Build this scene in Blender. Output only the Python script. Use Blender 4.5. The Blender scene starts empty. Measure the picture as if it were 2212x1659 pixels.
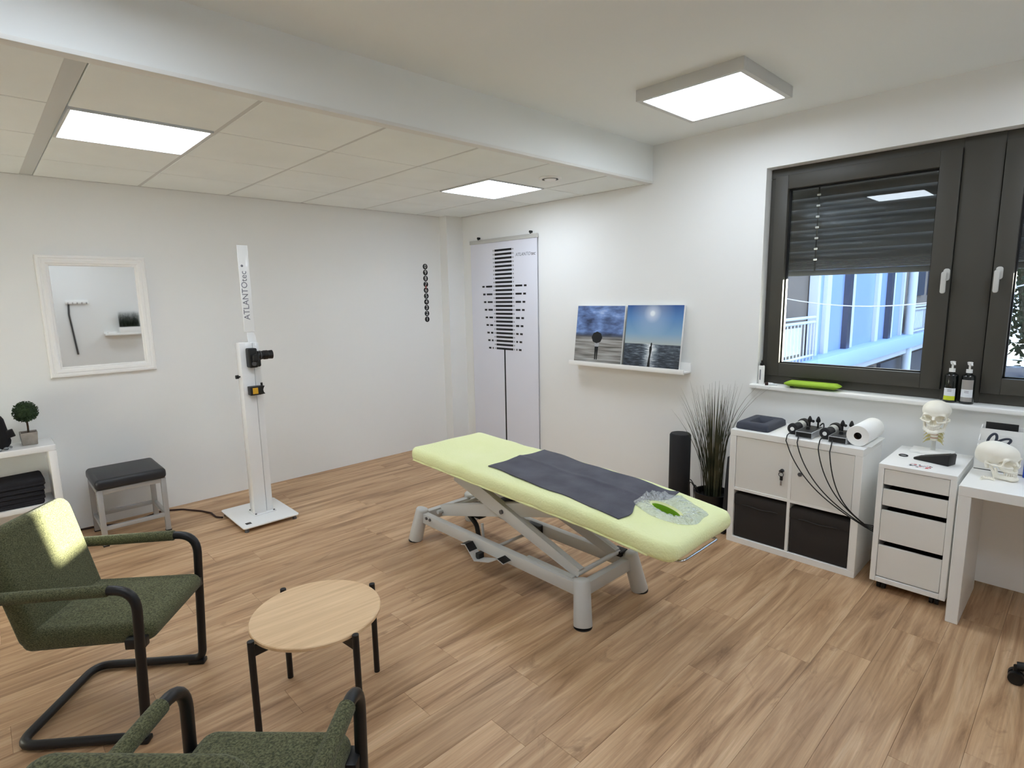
import bpy, bmesh, math, random
import numpy as np
from mathutils import Matrix, Vector
random.seed(7)
PI = math.pi
SC = bpy.context.scene
COL = SC.collection
# ------------------------------------------------------------------ camera
cam_d = bpy.data.cameras.new('camera'); cam = bpy.data.objects.new('scene_camera', cam_d); COL.objects.link(cam)
cam_d.sensor_width = 36; cam_d.lens = 1217.18 / 2212 * 36; cam_d.clip_start = .05; cam_d.clip_end = 200
_R = ((0.69203741, 0.72163164, -0.01822076), (0.09845653, -0.11936412, -0.98795674), (-0.71511575, 0.68190907, -0.15365378))
cam.matrix_world = Matrix(((_R[0][0], -_R[1][0], -_R[2][0], 5.1335), (_R[0][1], -_R[1][1], -_R[2][1], -4.06),
                           (_R[0][2], -_R[1][2], -_R[2][2], 1.6567), (0, 0, 0, 1)))
SC.camera = cam
# ------------------------------------------------------------------ world, sun, exposure
w = bpy.data.worlds.new('sky'); SC.world = w; w.use_nodes = True
_bg = w.node_tree.nodes['Background']
_bg.inputs[0].default_value = (.50, .70, 1, 1); _bg.inputs[1].default_value = 4.5
sun_d = bpy.data.lights.new('sun', 'SUN'); sun = bpy.data.objects.new('sun', sun_d); COL.objects.link(sun)
sun_d.energy = 42; sun_d.angle = math.radians(.9); sun_d.color = (1, .93, .76)
sun.rotation_euler = Vector((.45518, .88267, .11705)).to_track_quat('Z', 'Y').to_euler()
sun.location = (8, 12, 6)
SC.view_settings.view_transform = 'Standard'; SC.view_settings.look = 'None'
SC.view_settings.exposure = .60; SC.view_settings.gamma = 1; SC.view_settings.use_curve_mapping = False
SC.cycles.diffuse_bounces = 10; SC.cycles.max_bounces = 16; SC.cycles.transparent_max_bounces = 16
PANEL = 9.5       # radiance of the ceiling panels

# ------------------------------------------------------------------ materials
def C(r, g, b):
    f = lambda v: (v/255/12.92) if v/255 <= .04045 else ((v/255+.055)/1.055)**2.4
    return (f(r), f(g), f(b), 1)
M = {}
def mat(name, col, rough=.5, metal=0, spec=.5, bump=None, vary=None, trans=0, ior=1.45, alpha=1, coat=0, sheen=0, stretch=(1, 1, 1)):
    m = bpy.data.materials.new(name); m.use_nodes = True
    nt = m.node_tree; b = nt.nodes['Principled BSDF']; I = b.inputs
    I['Base Color'].default_value = col; I['Roughness'].default_value = rough; I['Metallic'].default_value = metal
    I['Specular IOR Level'].default_value = spec; I['Transmission Weight'].default_value = trans; I['IOR'].default_value = ior
    I['Alpha'].default_value = alpha; I['Coat Weight'].default_value = coat; I['Sheen Weight'].default_value = sheen
    if bump or vary:
        tc = nt.nodes.new('ShaderNodeTexCoord'); mp = nt.nodes.new('ShaderNodeMapping'); mp.inputs['Scale'].default_value = stretch
        nt.links.new(tc.outputs['Object'], mp.inputs[0])
    if vary:
        n = nt.nodes.new('ShaderNodeTexNoise'); n.inputs['Scale'].default_value = vary[0]; n.inputs['Detail'].default_value = 4
        nt.links.new(mp.outputs[0], n.inputs['Vector'])
        r = nt.nodes.new('ShaderNodeValToRGB'); lo, hi = vary[2] if len(vary) > 2 else (.35, .65)
        r.color_ramp.elements[0].position = lo; r.color_ramp.elements[1].position = hi
        r.color_ramp.elements[0].color = col; r.color_ramp.elements[1].color = vary[1]
        nt.links.new(n.outputs[0], r.inputs[0]); nt.links.new(r.outputs[0], I['Base Color'])
    if bump:
        n = nt.nodes.new('ShaderNodeTexNoise'); n.inputs['Scale'].default_value = bump[0]; n.inputs['Detail'].default_value = 3
        nt.links.new(mp.outputs[0], n.inputs['Vector'])
        bn = nt.nodes.new('ShaderNodeBump'); bn.inputs['Strength'].default_value = bump[1]; bn.inputs['Distance'].default_value = bump[2] if len(bump) > 2 else .005
        nt.links.new(n.outputs[0], bn.inputs['Height']); nt.links.new(bn.outputs[0], I['Normal'])
    M[name] = m; return m
def emit(name, col, s):
    m = bpy.data.materials.new(name); m.use_nodes = True; nt = m.node_tree; nt.nodes.clear()
    e = nt.nodes.new('ShaderNodeEmission'); e.inputs[0].default_value = col; e.inputs[1].default_value = s
    o = nt.nodes.new('ShaderNodeOutputMaterial'); nt.links.new(e.outputs[0], o.inputs[0]); M[name] = m; return m

mat('wall', C(235, 236, 235), .9, spec=.2, bump=(240, .06, .002))
mat('ceil', C(234, 237, 236), .95, spec=.1, bump=(120, .05, .002))
mat('tile', C(238, 242, 240), .95, spec=.1, bump=(400, .1, .001), vary=(3, C(234, 238, 236)))
mat('grid', C(206, 208, 206), .7)
mat('trimw', C(226, 226, 222), .6)
emit('panel', (.80, .89, 1, 1), PANEL)
mat('lampframe', C(205, 206, 204), .5)
mat('frame_dark', C(70, 68, 62), .5, spec=.4)
mat('gasket', C(14, 14, 14), .6)
mat('satin', C(200, 200, 196), .35, metal=.3)
mat('whitegloss', C(236, 237, 237), .18, coat=.4)
mat('white', C(243, 243, 241), .4)
mat('whitep', C(238, 238, 236), .55)
mat('front', C(233, 232, 228), .5)
mat('black', C(16, 16, 17), .45)
mat('blackm', C(20, 19, 20), .42, spec=.5)
mat('blackfab', C(22, 22, 24), .95, bump=(300, .4, .003))
mat('fabricbox', C(52, 48, 46), .95, bump=(500, .3, .002))
mat('foam', C(42, 42, 44), .9, bump=(200, .3, .002))
mat('foamblue', C(62, 66, 78), .85, bump=(250, .3, .002))
mat('greym', C(198, 198, 196), .45, metal=.1, spec=.5)
mat('greyd', C(96, 96, 98), .5, metal=.3)
mat('chrome', C(200, 200, 205), .2, metal=1)
mat('stool', C(176, 176, 176), .4, metal=.3)
mat('leather', C(38, 39, 43), .42, bump=(220, .25, .002))
mat('olive', C(60, 63, 44), .95, spec=.15, bump=(300, .7, .004), vary=(330, C(112, 112, 82), (.36, .68)), sheen=.12, stretch=(.55, .55, 1.4))
mat('terry', C(236, 242, 180), .95, spec=.1, bump=(90, .45, .008), vary=(5, C(240, 245, 190), (.3, .7)), sheen=.25)
mat('towel', C(74, 74, 84), .98, spec=.1, bump=(260, .6, .004), vary=(8, C(88, 88, 98)), sheen=.2)
mat('towel_dark', C(44, 44, 48), .98, spec=.1, bump=(220, .6, .004))
mat('hole_green', C(120, 170, 30), .9)
mat('lime', C(142, 178, 48), .8, bump=(40, .3, .004))
mat('bone', C(240, 236, 222), .5, bump=(30, .15, .004), vary=(12, C(246, 243, 232)))
mat('bone_dark', C(120, 110, 84), .8)
mat('tooth', C(240, 236, 224), .35)
mat('disc', C(206, 170, 150), .6)
mat('nerve', C(206, 196, 140), .6)
mat('yellow', C(215, 165, 40), .5)
mat('mirror', (.93, .94, .93, 1), .02, metal=1)
mat('banner', C(226, 228, 239), .6)
mat('ink', C(14, 14, 16), .6)
mat('inkgrey', C(120, 122, 130), .6)
mat('inkpale', C(168, 170, 176), .6)
mat('numeral', C(225, 225, 222), .6)
mat('red', C(190, 70, 60), .5)
mat('concrete', C(158, 150, 142), .9, bump=(60, .3, .003), vary=(20, C(140, 133, 126)))
mat('leaf', C(52, 74, 40), .7, vary=(30, C(36, 56, 30)))
mat('grassb', C(46, 50, 30), .7, vary=(6, C(104, 98, 70), (.4, .75)))
mat('bark', C(70, 55, 40), .9)
mat('paper', C(244, 244, 242), .85, bump=(80, .2, .002))
mat('cable', C(14, 14, 15), .5)
mat('cablebrown', C(52, 26, 20), .5)
mat('bottle', C(14, 18, 16), .12, coat=.5)
mat('labelw', C(226, 230, 236), .6)
mat('labely', C(206, 216, 50), .6)
mat('labelg', C(160, 156, 152), .6)
mat('clearplast', C(232, 240, 238), .12, trans=.55, ior=1.3, bump=(38, .9, .02))
mat('box_grey', C(176, 178, 182), .4, metal=.4)
mat('glassbead', C(230, 236, 240), .05, trans=.9)
mat('oak', C(232, 200, 160), .45, vary=(45, C(208, 174, 133), (.3, .7)), bump=(60, .05, .002), stretch=(1, .05, 1))
mat('oakedge', C(176, 136, 92), .6)
mat('facade', C(96, 86, 78), .9, vary=(.6, C(88, 78, 72)))
mat('facade_white', C(165, 170, 178), .6)
mat('facade_sky_tint', C(116, 138, 190), .35)  # sky reflection painted into the panes as a pale blue base colour
mat('facade_slab', C(125, 148, 190), .6)
mat('facade_dark', C(36, 44, 62), .3)
mat('slat', C(62, 65, 68), .34, metal=.35)
mat('hedge', C(46, 62, 34), .9, vary=(6, C(28, 42, 22)), bump=(8, 1, .2))
mat('ground', C(150, 148, 144), .95)
mat('blue', C(40, 80, 190), .5)
# clear window pane: thin, reflects a little, lets light and the view straight through
m = bpy.data.materials.new('pane'); m.use_nodes = True; nt = m.node_tree; nt.nodes.clear()
_t = nt.nodes.new('ShaderNodeBsdfTransparent'); _t.inputs[0].default_value = (.93, .95, .95, 1)
_g = nt.nodes.new('ShaderNodeBsdfGlossy'); _g.inputs['Roughness'].default_value = 0
_f = nt.nodes.new('ShaderNodeFresnel'); _f.inputs[0].default_value = 1.52
_x = nt.nodes.new('ShaderNodeMixShader'); _o = nt.nodes.new('ShaderNodeOutputMaterial')
nt.links.new(_f.outputs[0], _x.inputs[0]); nt.links.new(_t.outputs[0], _x.inputs[1]); nt.links.new(_g.outputs[0], _x.inputs[2]); nt.links.new(_x.outputs[0], _o.inputs[0])
M['pane'] = m
# clear crinkled plastic film
m = bpy.data.materials.new('film'); m.use_nodes = True; nt = m.node_tree; nt.nodes.clear()
_t = nt.nodes.new('ShaderNodeBsdfTransparent'); _t.inputs[0].default_value = (.93, .97, .96, 1)
_g = nt.nodes.new('ShaderNodeBsdfGlossy'); _g.inputs['Roughness'].default_value = .12
_d = nt.nodes.new('ShaderNodeBsdfDiffuse'); _d.inputs[0].default_value = (.92, .96, .96, 1)
_n = nt.nodes.new('ShaderNodeTexNoise'); _n.inputs['Scale'].default_value = 42; _n.inputs['Detail'].default_value = 5
_b = nt.nodes.new('ShaderNodeBump'); _b.inputs['Strength'].default_value = 1; _b.inputs['Distance'].default_value = .03
_tc = nt.nodes.new('ShaderNodeTexCoord'); nt.links.new(_tc.outputs['Object'], _n.inputs['Vector'])
nt.links.new(_n.outputs[0], _b.inputs['Height']); nt.links.new(_b.outputs[0], _g.inputs['Normal']); nt.links.new(_b.outputs[0], _d.inputs['Normal'])
_x1 = nt.nodes.new('ShaderNodeMixShader'); _x1.inputs[0].default_value = .6; _x2 = nt.nodes.new('ShaderNodeMixShader'); _x2.inputs[0].default_value = .5
_o = nt.nodes.new('ShaderNodeOutputMaterial')
nt.links.new(_d.outputs[0], _x1.inputs[1]); nt.links.new(_g.outputs[0], _x1.inputs[2]); nt.links.new(_t.outputs[0], _x2.inputs[1]); nt.links.new(_x1.outputs[0], _x2.inputs[2])
nt.links.new(_x2.outputs[0], _o.inputs[0]); M['film'] = m

def nodes(name, rough=.5):
    m = bpy.data.materials.new(name); m.use_nodes = True; nt = m.node_tree; b = nt.nodes['Principled BSDF']; b.inputs['Roughness'].default_value = rough
    M[name] = m
    def N(t, **k):
        n = nt.nodes.new('ShaderNode'+t)
        for kk, v in k.items():
            if kk in n.inputs.keys(): n.inputs[kk].default_value = v
            else: setattr(n, kk, v)
        return n
    def Lk(a, ao, c, ci): nt.links.new(a.outputs[ao], c.inputs[ci])
    def ramp(src, so, stops):
        r = N('ValToRGB'); e = r.color_ramp.elements
        while len(e) < len(stops): e.new(.5)
        for i, (p, c) in enumerate(stops): e[i].position = p; e[i].color = c
        nt.links.new(src.outputs[so], r.inputs[0]); return r
    def mix(fac, fo, a, ao, c, co, blend='MIX'):
        x = N('MixRGB', blend_type=blend)
        if isinstance(fac, (int, float)): x.inputs[0].default_value = fac
        else: nt.links.new(fac.outputs[fo], x.inputs[0])
        for k, (s, o) in enumerate(((a, ao), (c, co))):
            if isinstance(s, tuple): x.inputs[k+1].default_value = s
            else: nt.links.new(s.outputs[o], x.inputs[k+1])
        return x
    return nt, b, N, Lk, ramp, mix
# oak-look laminate; every plank picks its own stretch of grain and tone
nt, b, N, Lk, ramp, mix = nodes('plank', .42)
b.inputs['Specular IOR Level'].default_value = .35
oi = N('ObjectInfo'); tc = N('TexCoord'); mu = N('VectorMath', operation='SCALE'); mu.inputs['Scale'].default_value = 37
cmb = N('CombineXYZ'); Lk(oi, 'Random', cmb, 0); Lk(oi, 'Random', cmb, 1); Lk(cmb, 0, mu, 0)
ad = N('VectorMath', operation='ADD'); Lk(tc, 'Object', ad, 0); Lk(mu, 0, ad, 1)
mp = N('Mapping'); mp.inputs['Scale'].default_value = (1, .075, 1); Lk(ad, 0, mp, 0)
n1 = N('TexNoise', Scale=15, Detail=6, Roughness=.62, Distortion=.9); Lk(mp, 0, n1, 'Vector')
mp2 = N('Mapping'); mp2.inputs['Scale'].default_value = (1, .02, 1); Lk(ad, 0, mp2, 0)
n2 = N('TexNoise', Scale=130, Detail=3, Roughness=.6); Lk(mp2, 0, n2, 'Vector')
mp3 = N('Mapping'); mp3.inputs['Scale'].default_value = (1, .35, 1); Lk(ad, 0, mp3, 0)
n3 = N('TexNoise', Scale=5.5, Detail=5, Roughness=.7, Distortion=1.5); Lk(mp3, 0, n3, 'Vector')
r1 = ramp(n1, 0, [(.28, C(134, 101, 72)), (.43, C(177, 141, 106)), (.58, C(202, 167, 130)), (.76, C(221, 191, 156))])
r2 = ramp(n2, 0, [(.3, (.80, .80, .80, 1)), (.7, (1.08, 1.08, 1.08, 1))])
x1 = mix(.8, 0, r1, 0, r2, 0, 'MULTIPLY')
r3 = ramp(n3, 0, [(.60, (0, 0, 0, 1)), (.74, (1, 1, 1, 1))])
m3 = N('Math', operation='MULTIPLY'); Lk(r3, 0, m3, 0); m3.inputs[1].default_value = .62
x2 = mix(m3, 0, x1, 0, C(122, 90, 64), 0)
r4 = ramp(oi, 'Random', [(0, (.90, .89, .88, 1)), (1, (1.06, 1.06, 1.06, 1))])
x3 = mix(1, 0, x2, 0, r4, 0, 'MULTIPLY'); Lk(x3, 0, b, 'Base Color')
bp = N('Bump', Strength=.12, Distance=.002); Lk(n2, 0, bp, 'Height'); Lk(bp, 0, b, 'Normal')
# print: storm clouds over a beach
nt, b, N, Lk, ramp, mix = nodes('print_storm', .45)
tc = N('TexCoord'); sp = N('SeparateXYZ'); Lk(tc, 'Generated', sp, 0)
mp = N('Mapping'); mp.inputs['Scale'].default_value = (1.7, 1, 4.2); Lk(tc, 'Generated', mp, 0)
n1 = N('TexNoise', Scale=1.5, Detail=6, Roughness=.55, Distortion=.12); Lk(mp, 0, n1, 'Vector')
rs = ramp(n1, 0, [(.34, C(44, 58, 88)), (.47, C(88, 112, 160)), (.58, C(120, 150, 205)), (.72, C(196, 214, 236))])
mg = N('Mapping'); mg.inputs['Scale'].default_value = (1.2, 1, 26); mg.inputs['Rotation'].default_value = (0, .06, 0); Lk(tc, 'Generated', mg, 0)
n2 = N('TexNoise', Scale=1.2, Detail=5); Lk(mg, 0, n2, 'Vector')
rg = ramp(n2, 0, [(.35, C(96, 94, 90)), (.5, C(146, 144, 140)), (.65, C(176, 176, 176))])
hz = ramp(sp, 2, [(.47, (0, 0, 0, 1)), (.50, (1, 1, 1, 1))])
x = mix(hz, 0, rg, 0, rs, 0)
hb = ramp(sp, 2, [(.43, (0, 0, 0, 1)), (.475, (1, 1, 1, 1)), (.50, (1, 1, 1, 1)), (.55, (0, 0, 0, 1))])
hm = N('Math', operation='MULTIPLY'); Lk(hb, 0, hm, 0); hm.inputs[1].default_value = .75
x = mix(hm, 0, x, 0, C(48, 54, 66), 0); Lk(x, 0, b, 'Base Color')
# print: low sun over a calm sea
nt, b, N, Lk, ramp, mix = nodes('print_sea', .45)
tc = N('TexCoord'); sp = N('SeparateXYZ'); Lk(tc, 'Generated', sp, 0)
sky = ramp(sp, 2, [(.39, C(176, 186, 186)), (.55, C(128, 166, 198)), (.8, C(84, 134, 190)), (1, C(40, 82, 146))])
sv = N('VectorMath', operation='SUBTRACT'); Lk(tc, 'Generated', sv, 0); sv.inputs[1].default_value = (.47, .0, .87)
sm = N('VectorMath', operation='MULTIPLY'); Lk(sv, 0, sm, 0); sm.inputs[1].default_value = (1, 0, 1)
sl = N('VectorMath', operation='LENGTH'); Lk(sm, 0, sl, 0)
gl = ramp(sl, 'Value', [(.03, (1, 1, 1, 1)), (.055, (.6, .6, .6, 1)), (.16, (.18, .18, .18, 1)), (.4, (0, 0, 0, 1))])
sky = mix(gl, 0, sky, 0, C(236, 244, 252), 0)
mg = N('Mapping'); mg.inputs['Scale'].default_value = (5, 1, 42); Lk(tc, 'Generated', mg, 0)
n2 = N('TexNoise', Scale=1.3, Detail=5, Roughness=.7); Lk(mg, 0, n2, 'Vector')
gx = N('Math', operation='SUBTRACT'); Lk(sp, 0, gx, 0); gx.inputs[1].default_value = .49
ga = N('Math', operation='ABSOLUTE'); Lk(gx, 0, ga, 0)
gr = ramp(ga, 0, [(.02, (.30, .30, .30, 1)), (.16, (0, 0, 0, 1))])
sm2 = N('Math', operation='ADD'); Lk(n2, 0, sm2, 0); Lk(gr, 0, sm2, 1)
sea = ramp(sm2, 0, [(.38, C(26, 32, 42)), (.52, C(66, 78, 92)), (.66, C(130, 144, 156)), (.8, C(232, 238, 242))])
dk = ramp(sp, 2, [(0, (.35, .37, .42, 1)), (.3, (1, 1, 1, 1))])
sea = mix(1, 0, sea, 0, dk, 0, 'MULTIPLY')
hz = ramp(sp, 2, [(.385, (0, 0, 0, 1)), (.39, (1, 1, 1, 1))])
x = mix(hz, 0, sea, 0, sky, 0); Lk(x, 0, b, 'Base Color')
# printed card
nt, b, N, Lk, ramp, mix = nodes('card', .4)
tc = N('TexCoord'); n1 = N('TexNoise', Scale=38, Detail=1); Lk(tc, 'Object', n1, 'Vector')
r = ramp(n1, 0, [(.42, C(60, 70, 78)), (.46, C(238, 238, 240)), (.58, C(238, 238, 240)), (.62, C(196, 70, 74))]); Lk(r, 0, b, 'Base Color')

# ------------------------------------------------------------------ mesh helpers
class MB:
    def __init__(s): s.v = []; s.f = []
    def add(s, vs, fs):
        n = len(s.v); s.v += [tuple(p) for p in vs]; s.f += [tuple(i+n for i in f) for f in fs]; return s
    def box(s, x0, x1, y0, y1, z0, z1):
        return s.add([(x, y, z) for x in (x0, x1) for y in (y0, y1) for z in (z0, z1)],
                     [(0, 1, 3, 2), (4, 6, 7, 5), (0, 4, 5, 1), (2, 3, 7, 6), (0, 2, 6, 4), (1, 5, 7, 3)])
    def mbox(s, mtx, sx, sy, sz):
        return s.add([mtx @ Vector((x*sx/2, y*sy/2, z*sz/2)) for x in (-1, 1) for y in (-1, 1) for z in (-1, 1)],
                     [(0, 1, 3, 2), (4, 6, 7, 5), (0, 4, 5, 1), (2, 3, 7, 6), (0, 2, 6, 4), (1, 5, 7, 3)])
    def rings(s, rs, closed=True, caps=(True, True)):
        n = len(rs[0]); vs = [p for r in rs for p in r]; fs = []
        for i in range(len(rs)-1):
            for j in range(n if closed else n-1):
                k = (j+1) % n; fs.append((i*n+j, i*n+k, (i+1)*n+k, (i+1)*n+j))
        if caps[0]: fs.append(tuple(range(n-1, -1, -1)))
        if caps[1]: fs.append(tuple((len(rs)-1)*n+j for j in range(n)))
        return s.add(vs, fs)
    def cyl(s, p0, p1, r0, r1=None, n=20, caps=(True, True)):
        r1 = r0 if r1 is None else r1; p0 = Vector(p0); p1 = Vector(p1); d = (p1-p0).normalized()
        a = d.orthogonal().normalized(); b = d.cross(a)
        return s.rings([[p+(a*math.cos(t)+b*math.sin(t))*r for t in [2*PI*i/n for i in range(n)]] for p, r in ((p0, r0), (p1, r1))], caps=caps)
    def lathe(s, prof, o=(0, 0, 0), n=24, axis=None, caps=(True, True)):
        o = Vector(o)
        if axis is None: q = Matrix.Identity(3)
        else: q = Vector(axis).normalized().to_track_quat('Z', 'Y').to_matrix()
        return s.rings([[o+q @ Vector((r*math.cos(2*PI*i/n), r*math.sin(2*PI*i/n), z)) for i in range(n)] for r, z in prof], caps=caps)
    def tube(s, pts, r, n=10, closed=False, caps=True, flat=None):
        P = [Vector(p) for p in pts]; m = len(P); rs = []; a = None
        for i in range(m):
            if closed: d = (P[(i+1) % m]-P[i-1]).normalized()
            else: d = (P[min(i+1, m-1)]-P[max(i-1, 0)]).normalized()
            a = d.orthogonal().normalized() if a is None else (a-d*a.dot(d)).normalized()
            b = d.cross(a); rr = r[i] if isinstance(r, (list, tuple)) else r
            rs.append([P[i]+(a*math.cos(2*PI*k/n)+b*math.sin(2*PI*k/n))*rr for k in range(n)])
        if closed: rs.append(rs[0]); return s.rings(rs, caps=(False, False))
        return s.rings(rs, caps=(caps, caps))
    def slab(s, w, d, h, rc=.02, re=.01, o=(0, 0, 0), mtx=None, nc=5, ne=4, warp=None):
        """rounded box: plan w x d with corner radius rc, height h, edge radius re, base centre at o"""
        def ring(ins, z):
            ww, dd, r = w/2-ins, d/2-ins, max(rc-ins, .0005); pts = []
            for cx, cy, a0 in ((1, 1, 0), (-1, 1, PI/2), (-1, -1, PI), (1, -1, 1.5*PI)):
                for k in range(nc+1):
                    a = a0+PI/2*k/nc; pts.append(Vector((cx*(ww-r)+r*math.cos(a), cy*(dd-r)+r*math.sin(a), z)))
            return pts
        rs = [ring(re*(1-math.sin(PI/2*k/ne)), re*(1-math.cos(PI/2*k/ne))) for k in range(ne+1)]
        rs += [ring(re*(1-math.cos(PI/2*k/ne)), h-re+re*math.sin(PI/2*k/ne)) for k in range(ne+1)]
        O = Vector(o); out = []
        for r in rs:
            q = []
            for p in r:
                if warp: p = Vector(warp(*p))
                q.append((mtx @ p) if mtx else p+O)
            out.append(q)
        return s.rings(out)
    def prism(s, poly, z0, z1, mtx=None):
        a = [Vector((p[0], p[1], z0)) for p in poly]; b = [Vector((p[0], p[1], z1)) for p in poly]
        if mtx: a = [mtx @ p for p in a]; b = [mtx @ p for p in b]
        return s.rings([a, b])
    def grid(s, fn, nu, nv):
        return s.add([fn(i/nu, j/nv) for i in range(nu+1) for j in range(nv+1)],
                     [(i*(nv+1)+j, (i+1)*(nv+1)+j, (i+1)*(nv+1)+j+1, i*(nv+1)+j+1) for i in range(nu) for j in range(nv)])
    def build(s, name, m, parent=None, off=None, bevel=0, seg=2, smooth=True, ang=40, loc=None, solid=0):
        me = bpy.data.meshes.new(name); vs = s.v
        if off is not None: vs = [(p[0]-off[0], p[1]-off[1], p[2]-off[2]) for p in vs]
        me.from_pydata(vs, [], s.f)
        bm = bmesh.new(); bm.from_mesh(me)
        bmesh.ops.recalc_face_normals(bm, faces=bm.faces)
        if bevel: 
            es = [e for e in bm.edges if len(e.link_faces) == 2 and e.calc_face_angle(0) > .6]
            bmesh.ops.bevel(bm, geom=es, offset=bevel, segments=seg, profile=.5, affect='EDGES', clamp_overlap=True)
        if solid: bmesh.ops.solidify(bm, geom=bm.faces[:], thickness=solid)
        bm.to_mesh(me); bm.free()
        if smooth:
            me.polygons.foreach_set('use_smooth', [True]*len(me.polygons)); me.set_sharp_from_angle(angle=math.radians(ang))
        me.materials.append(M[m] if isinstance(m, str) else m)
        o = bpy.data.objects.new(name, me); COL.objects.link(o)
        if parent: o.parent = parent
        if loc: o.location = loc
        return o
def B(*a): return MB().box(*a)
def tag(o, label=None, cat=None, group=None, kind=None):
    if label: o['label'] = label
    if cat: o['category'] = cat
    if group: o['group'] = group
    if kind: o['kind'] = kind
    return o
def thing(name, loc, label, cat, group=None, rz=0):
    o = bpy.data.objects.new(name, None); COL.objects.link(o); o.location = loc; o.rotation_euler = (0, 0, rz)
    o.empty_display_size = .1
    return tag(o, label, cat, group)
def copy_tree(o, parent=None):
    c = o.copy(); COL.objects.link(c); c.parent = parent
    for ch in list(o.children): copy_tree(ch, c)
    return c
def struct(o): o['kind'] = 'structure'; return o
def fillet(pts, rad, n=6):
    P = [Vector(p) for p in pts]; out = [P[0]]
    for i in range(1, len(P)-1):
        r = rad[i-1] if isinstance(rad, (list, tuple)) else rad
        a = (P[i-1]-P[i]); b = (P[i+1]-P[i]); an = a.angle(b); t = min(r/math.tan(an/2), a.length*.49, b.length*.49)
        p0 = P[i]+a.normalized()*t; p1 = P[i]+b.normalized()*t
        for k in range(n+1):
            u = k/n; out.append(p0*(1-u)**2+P[i]*2*u*(1-u)+p1*u*u)
    out.append(P[-1]); return out
def text(body, name, m, size, mtx, parent=None, ext=.0004, align='CENTER', shear=0, sx=1):
    cu = bpy.data.curves.new(name, 'FONT'); cu.body = body; cu.size = size; cu.extrude = ext; cu.align_x = align; cu.align_y = 'CENTER'; cu.shear = shear
    cu.resolution_u = 3
    t = bpy.data.objects.new('tmp', cu); COL.objects.link(t)
    bpy.context.view_layer.update()
    me = bpy.data.meshes.new_from_object(t.evaluated_get(bpy.context.evaluated_depsgraph_get()))
    bpy.data.objects.remove(t); me.transform(mtx @ Matrix.Diagonal((sx, 1, 1, 1))); me.materials.clear(); me.materials.append(M[m]); me.name = name
    o = bpy.data.objects.new(name, me); COL.objects.link(o)
    if parent: o.parent = parent
    return o
def frame(o, X, Y):        # matrix with columns X, Y, X x Y at o
    X = Vector(X).normalized(); Y = Vector(Y).normalized(); Z = X.cross(Y)
    return Matrix(((X.x, Y.x, Z.x, o[0]), (X.y, Y.y, Z.y, o[1]), (X.z, Y.z, Z.z, o[2]), (0, 0, 0, 1)))
def surfnet(fn, lo, hi, h):
    ax = [np.arange(lo[i], hi[i]+h, h) for i in range(3)]
    X, Y, Z = np.meshgrid(*ax, indexing='ij'); V = fn(X, Y, Z); n = V.shape
    acc = np.zeros((n[0]-1, n[1]-1, n[2]-1, 3)); cnt = np.zeros((n[0]-1, n[1]-1, n[2]-1))
    sl = lambda c: V[c[0]:n[0]-1+c[0], c[1]:n[1]-1+c[1], c[2]:n[2]-1+c[2]]
    cs = [(i, j, k) for i in (0, 1) for j in (0, 1) for k in (0, 1)]
    for a in cs:
        for d in range(3):
            if a[d] == 0:
                b = list(a); b[d] = 1; va, vb = sl(a), sl(b); cr = (va < 0) != (vb < 0)
                t = np.where(cr, va/np.where(cr, va-vb, 1), 0)
                for e in range(3): acc[..., e] += np.where(cr, a[e]+(t if e == d else 0), 0)
                cnt += cr
    mk = cnt > 0; idx = -np.ones(mk.shape, int); idx[mk] = np.arange(mk.sum()); I = np.argwhere(mk)
    vs = (I+acc[mk]/cnt[mk][:, None])*h+np.array(lo); fs = []
    S = V < 0
    for d in range(3):
        e, f = [(1, 2), (2, 0), (0, 1)][d]
        A = np.take(S, range(n[d]-1), d); Bq = np.take(S, range(1, n[d]), d); q = np.argwhere(A != Bq)
        q = q[(q[:, e] > 0) & (q[:, f] > 0) & (q[:, e] < n[e]-1) & (q[:, f] < n[f]-1)]
        fl = S[tuple(q.T)]
        g = lambda de, df: idx[tuple((q-np.eye(3, dtype=int)[e]*de-np.eye(3, dtype=int)[f]*df).T)]
        Q = np.stack([g(1, 1), g(0, 1), g(0, 0), g(1, 0)], 1); Q[~fl] = Q[~fl][:, ::-1]; fs += Q.tolist()
    return vs.tolist(), fs

# ------------------------------------------------------------------ room shell
XL, YF = 6.4, -5.6; ZL, ZH, XB = 2.5264, 2.81, 2.54
floor = struct(B(0, XL, YF, 0, -.12, -.008).build('floor', 'oakedge', smooth=False))
PW, PL = .19, 1.26
pm = None; rnd = random.Random(3)
k = 0; x = 0.0
while x < XL-.01:
    wd = min(PW, XL-x); y = YF-rnd.random()*PL
    while y < 0:
        y0, y1 = max(y, YF), min(y+PL, 0)
        if y1-y0 > .02:
            full = abs((y1-y0)-PL) < 1e-6 and abs(wd-PW) < 1e-6
            if full and pm:
                o = bpy.data.objects.new('plank', pm); COL.objects.link(o)
            else:
                o = B(.0003, wd-.0003, .0003, y1-y0-.0003, -.008, 0).build('plank', 'plank', bevel=.0008, seg=1, smooth=False)
                if full: pm = o.data
            o.parent = floor; o.location = (x, y0, 0)
        y += PL
    x += PW
wl = struct(B(-.2, 0, YF-.2, .35, -.12, 3.0).build('wall_left', 'wall', smooth=False))
WX0, WX1, WZ0, WZ1 = 3.44, 5.95, 1.0, 2.49      # window opening
wr = MB().box(0, WX0, 0, .35, -.12, 3.0).box(WX1, XL+.2, 0, .35, -.12, 3.0).box(WX0, WX1, 0, .35, -.12, WZ0-.03).box(WX0, WX1, 0, .35, WZ1, 3.0)
wr = struct(wr.build('wall_right', 'wall', smooth=False))
struct(B(XL, XL+.2, YF-.2, 0, -.12, 3.0).build('wall_rear', 'wall', smooth=False))
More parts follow.
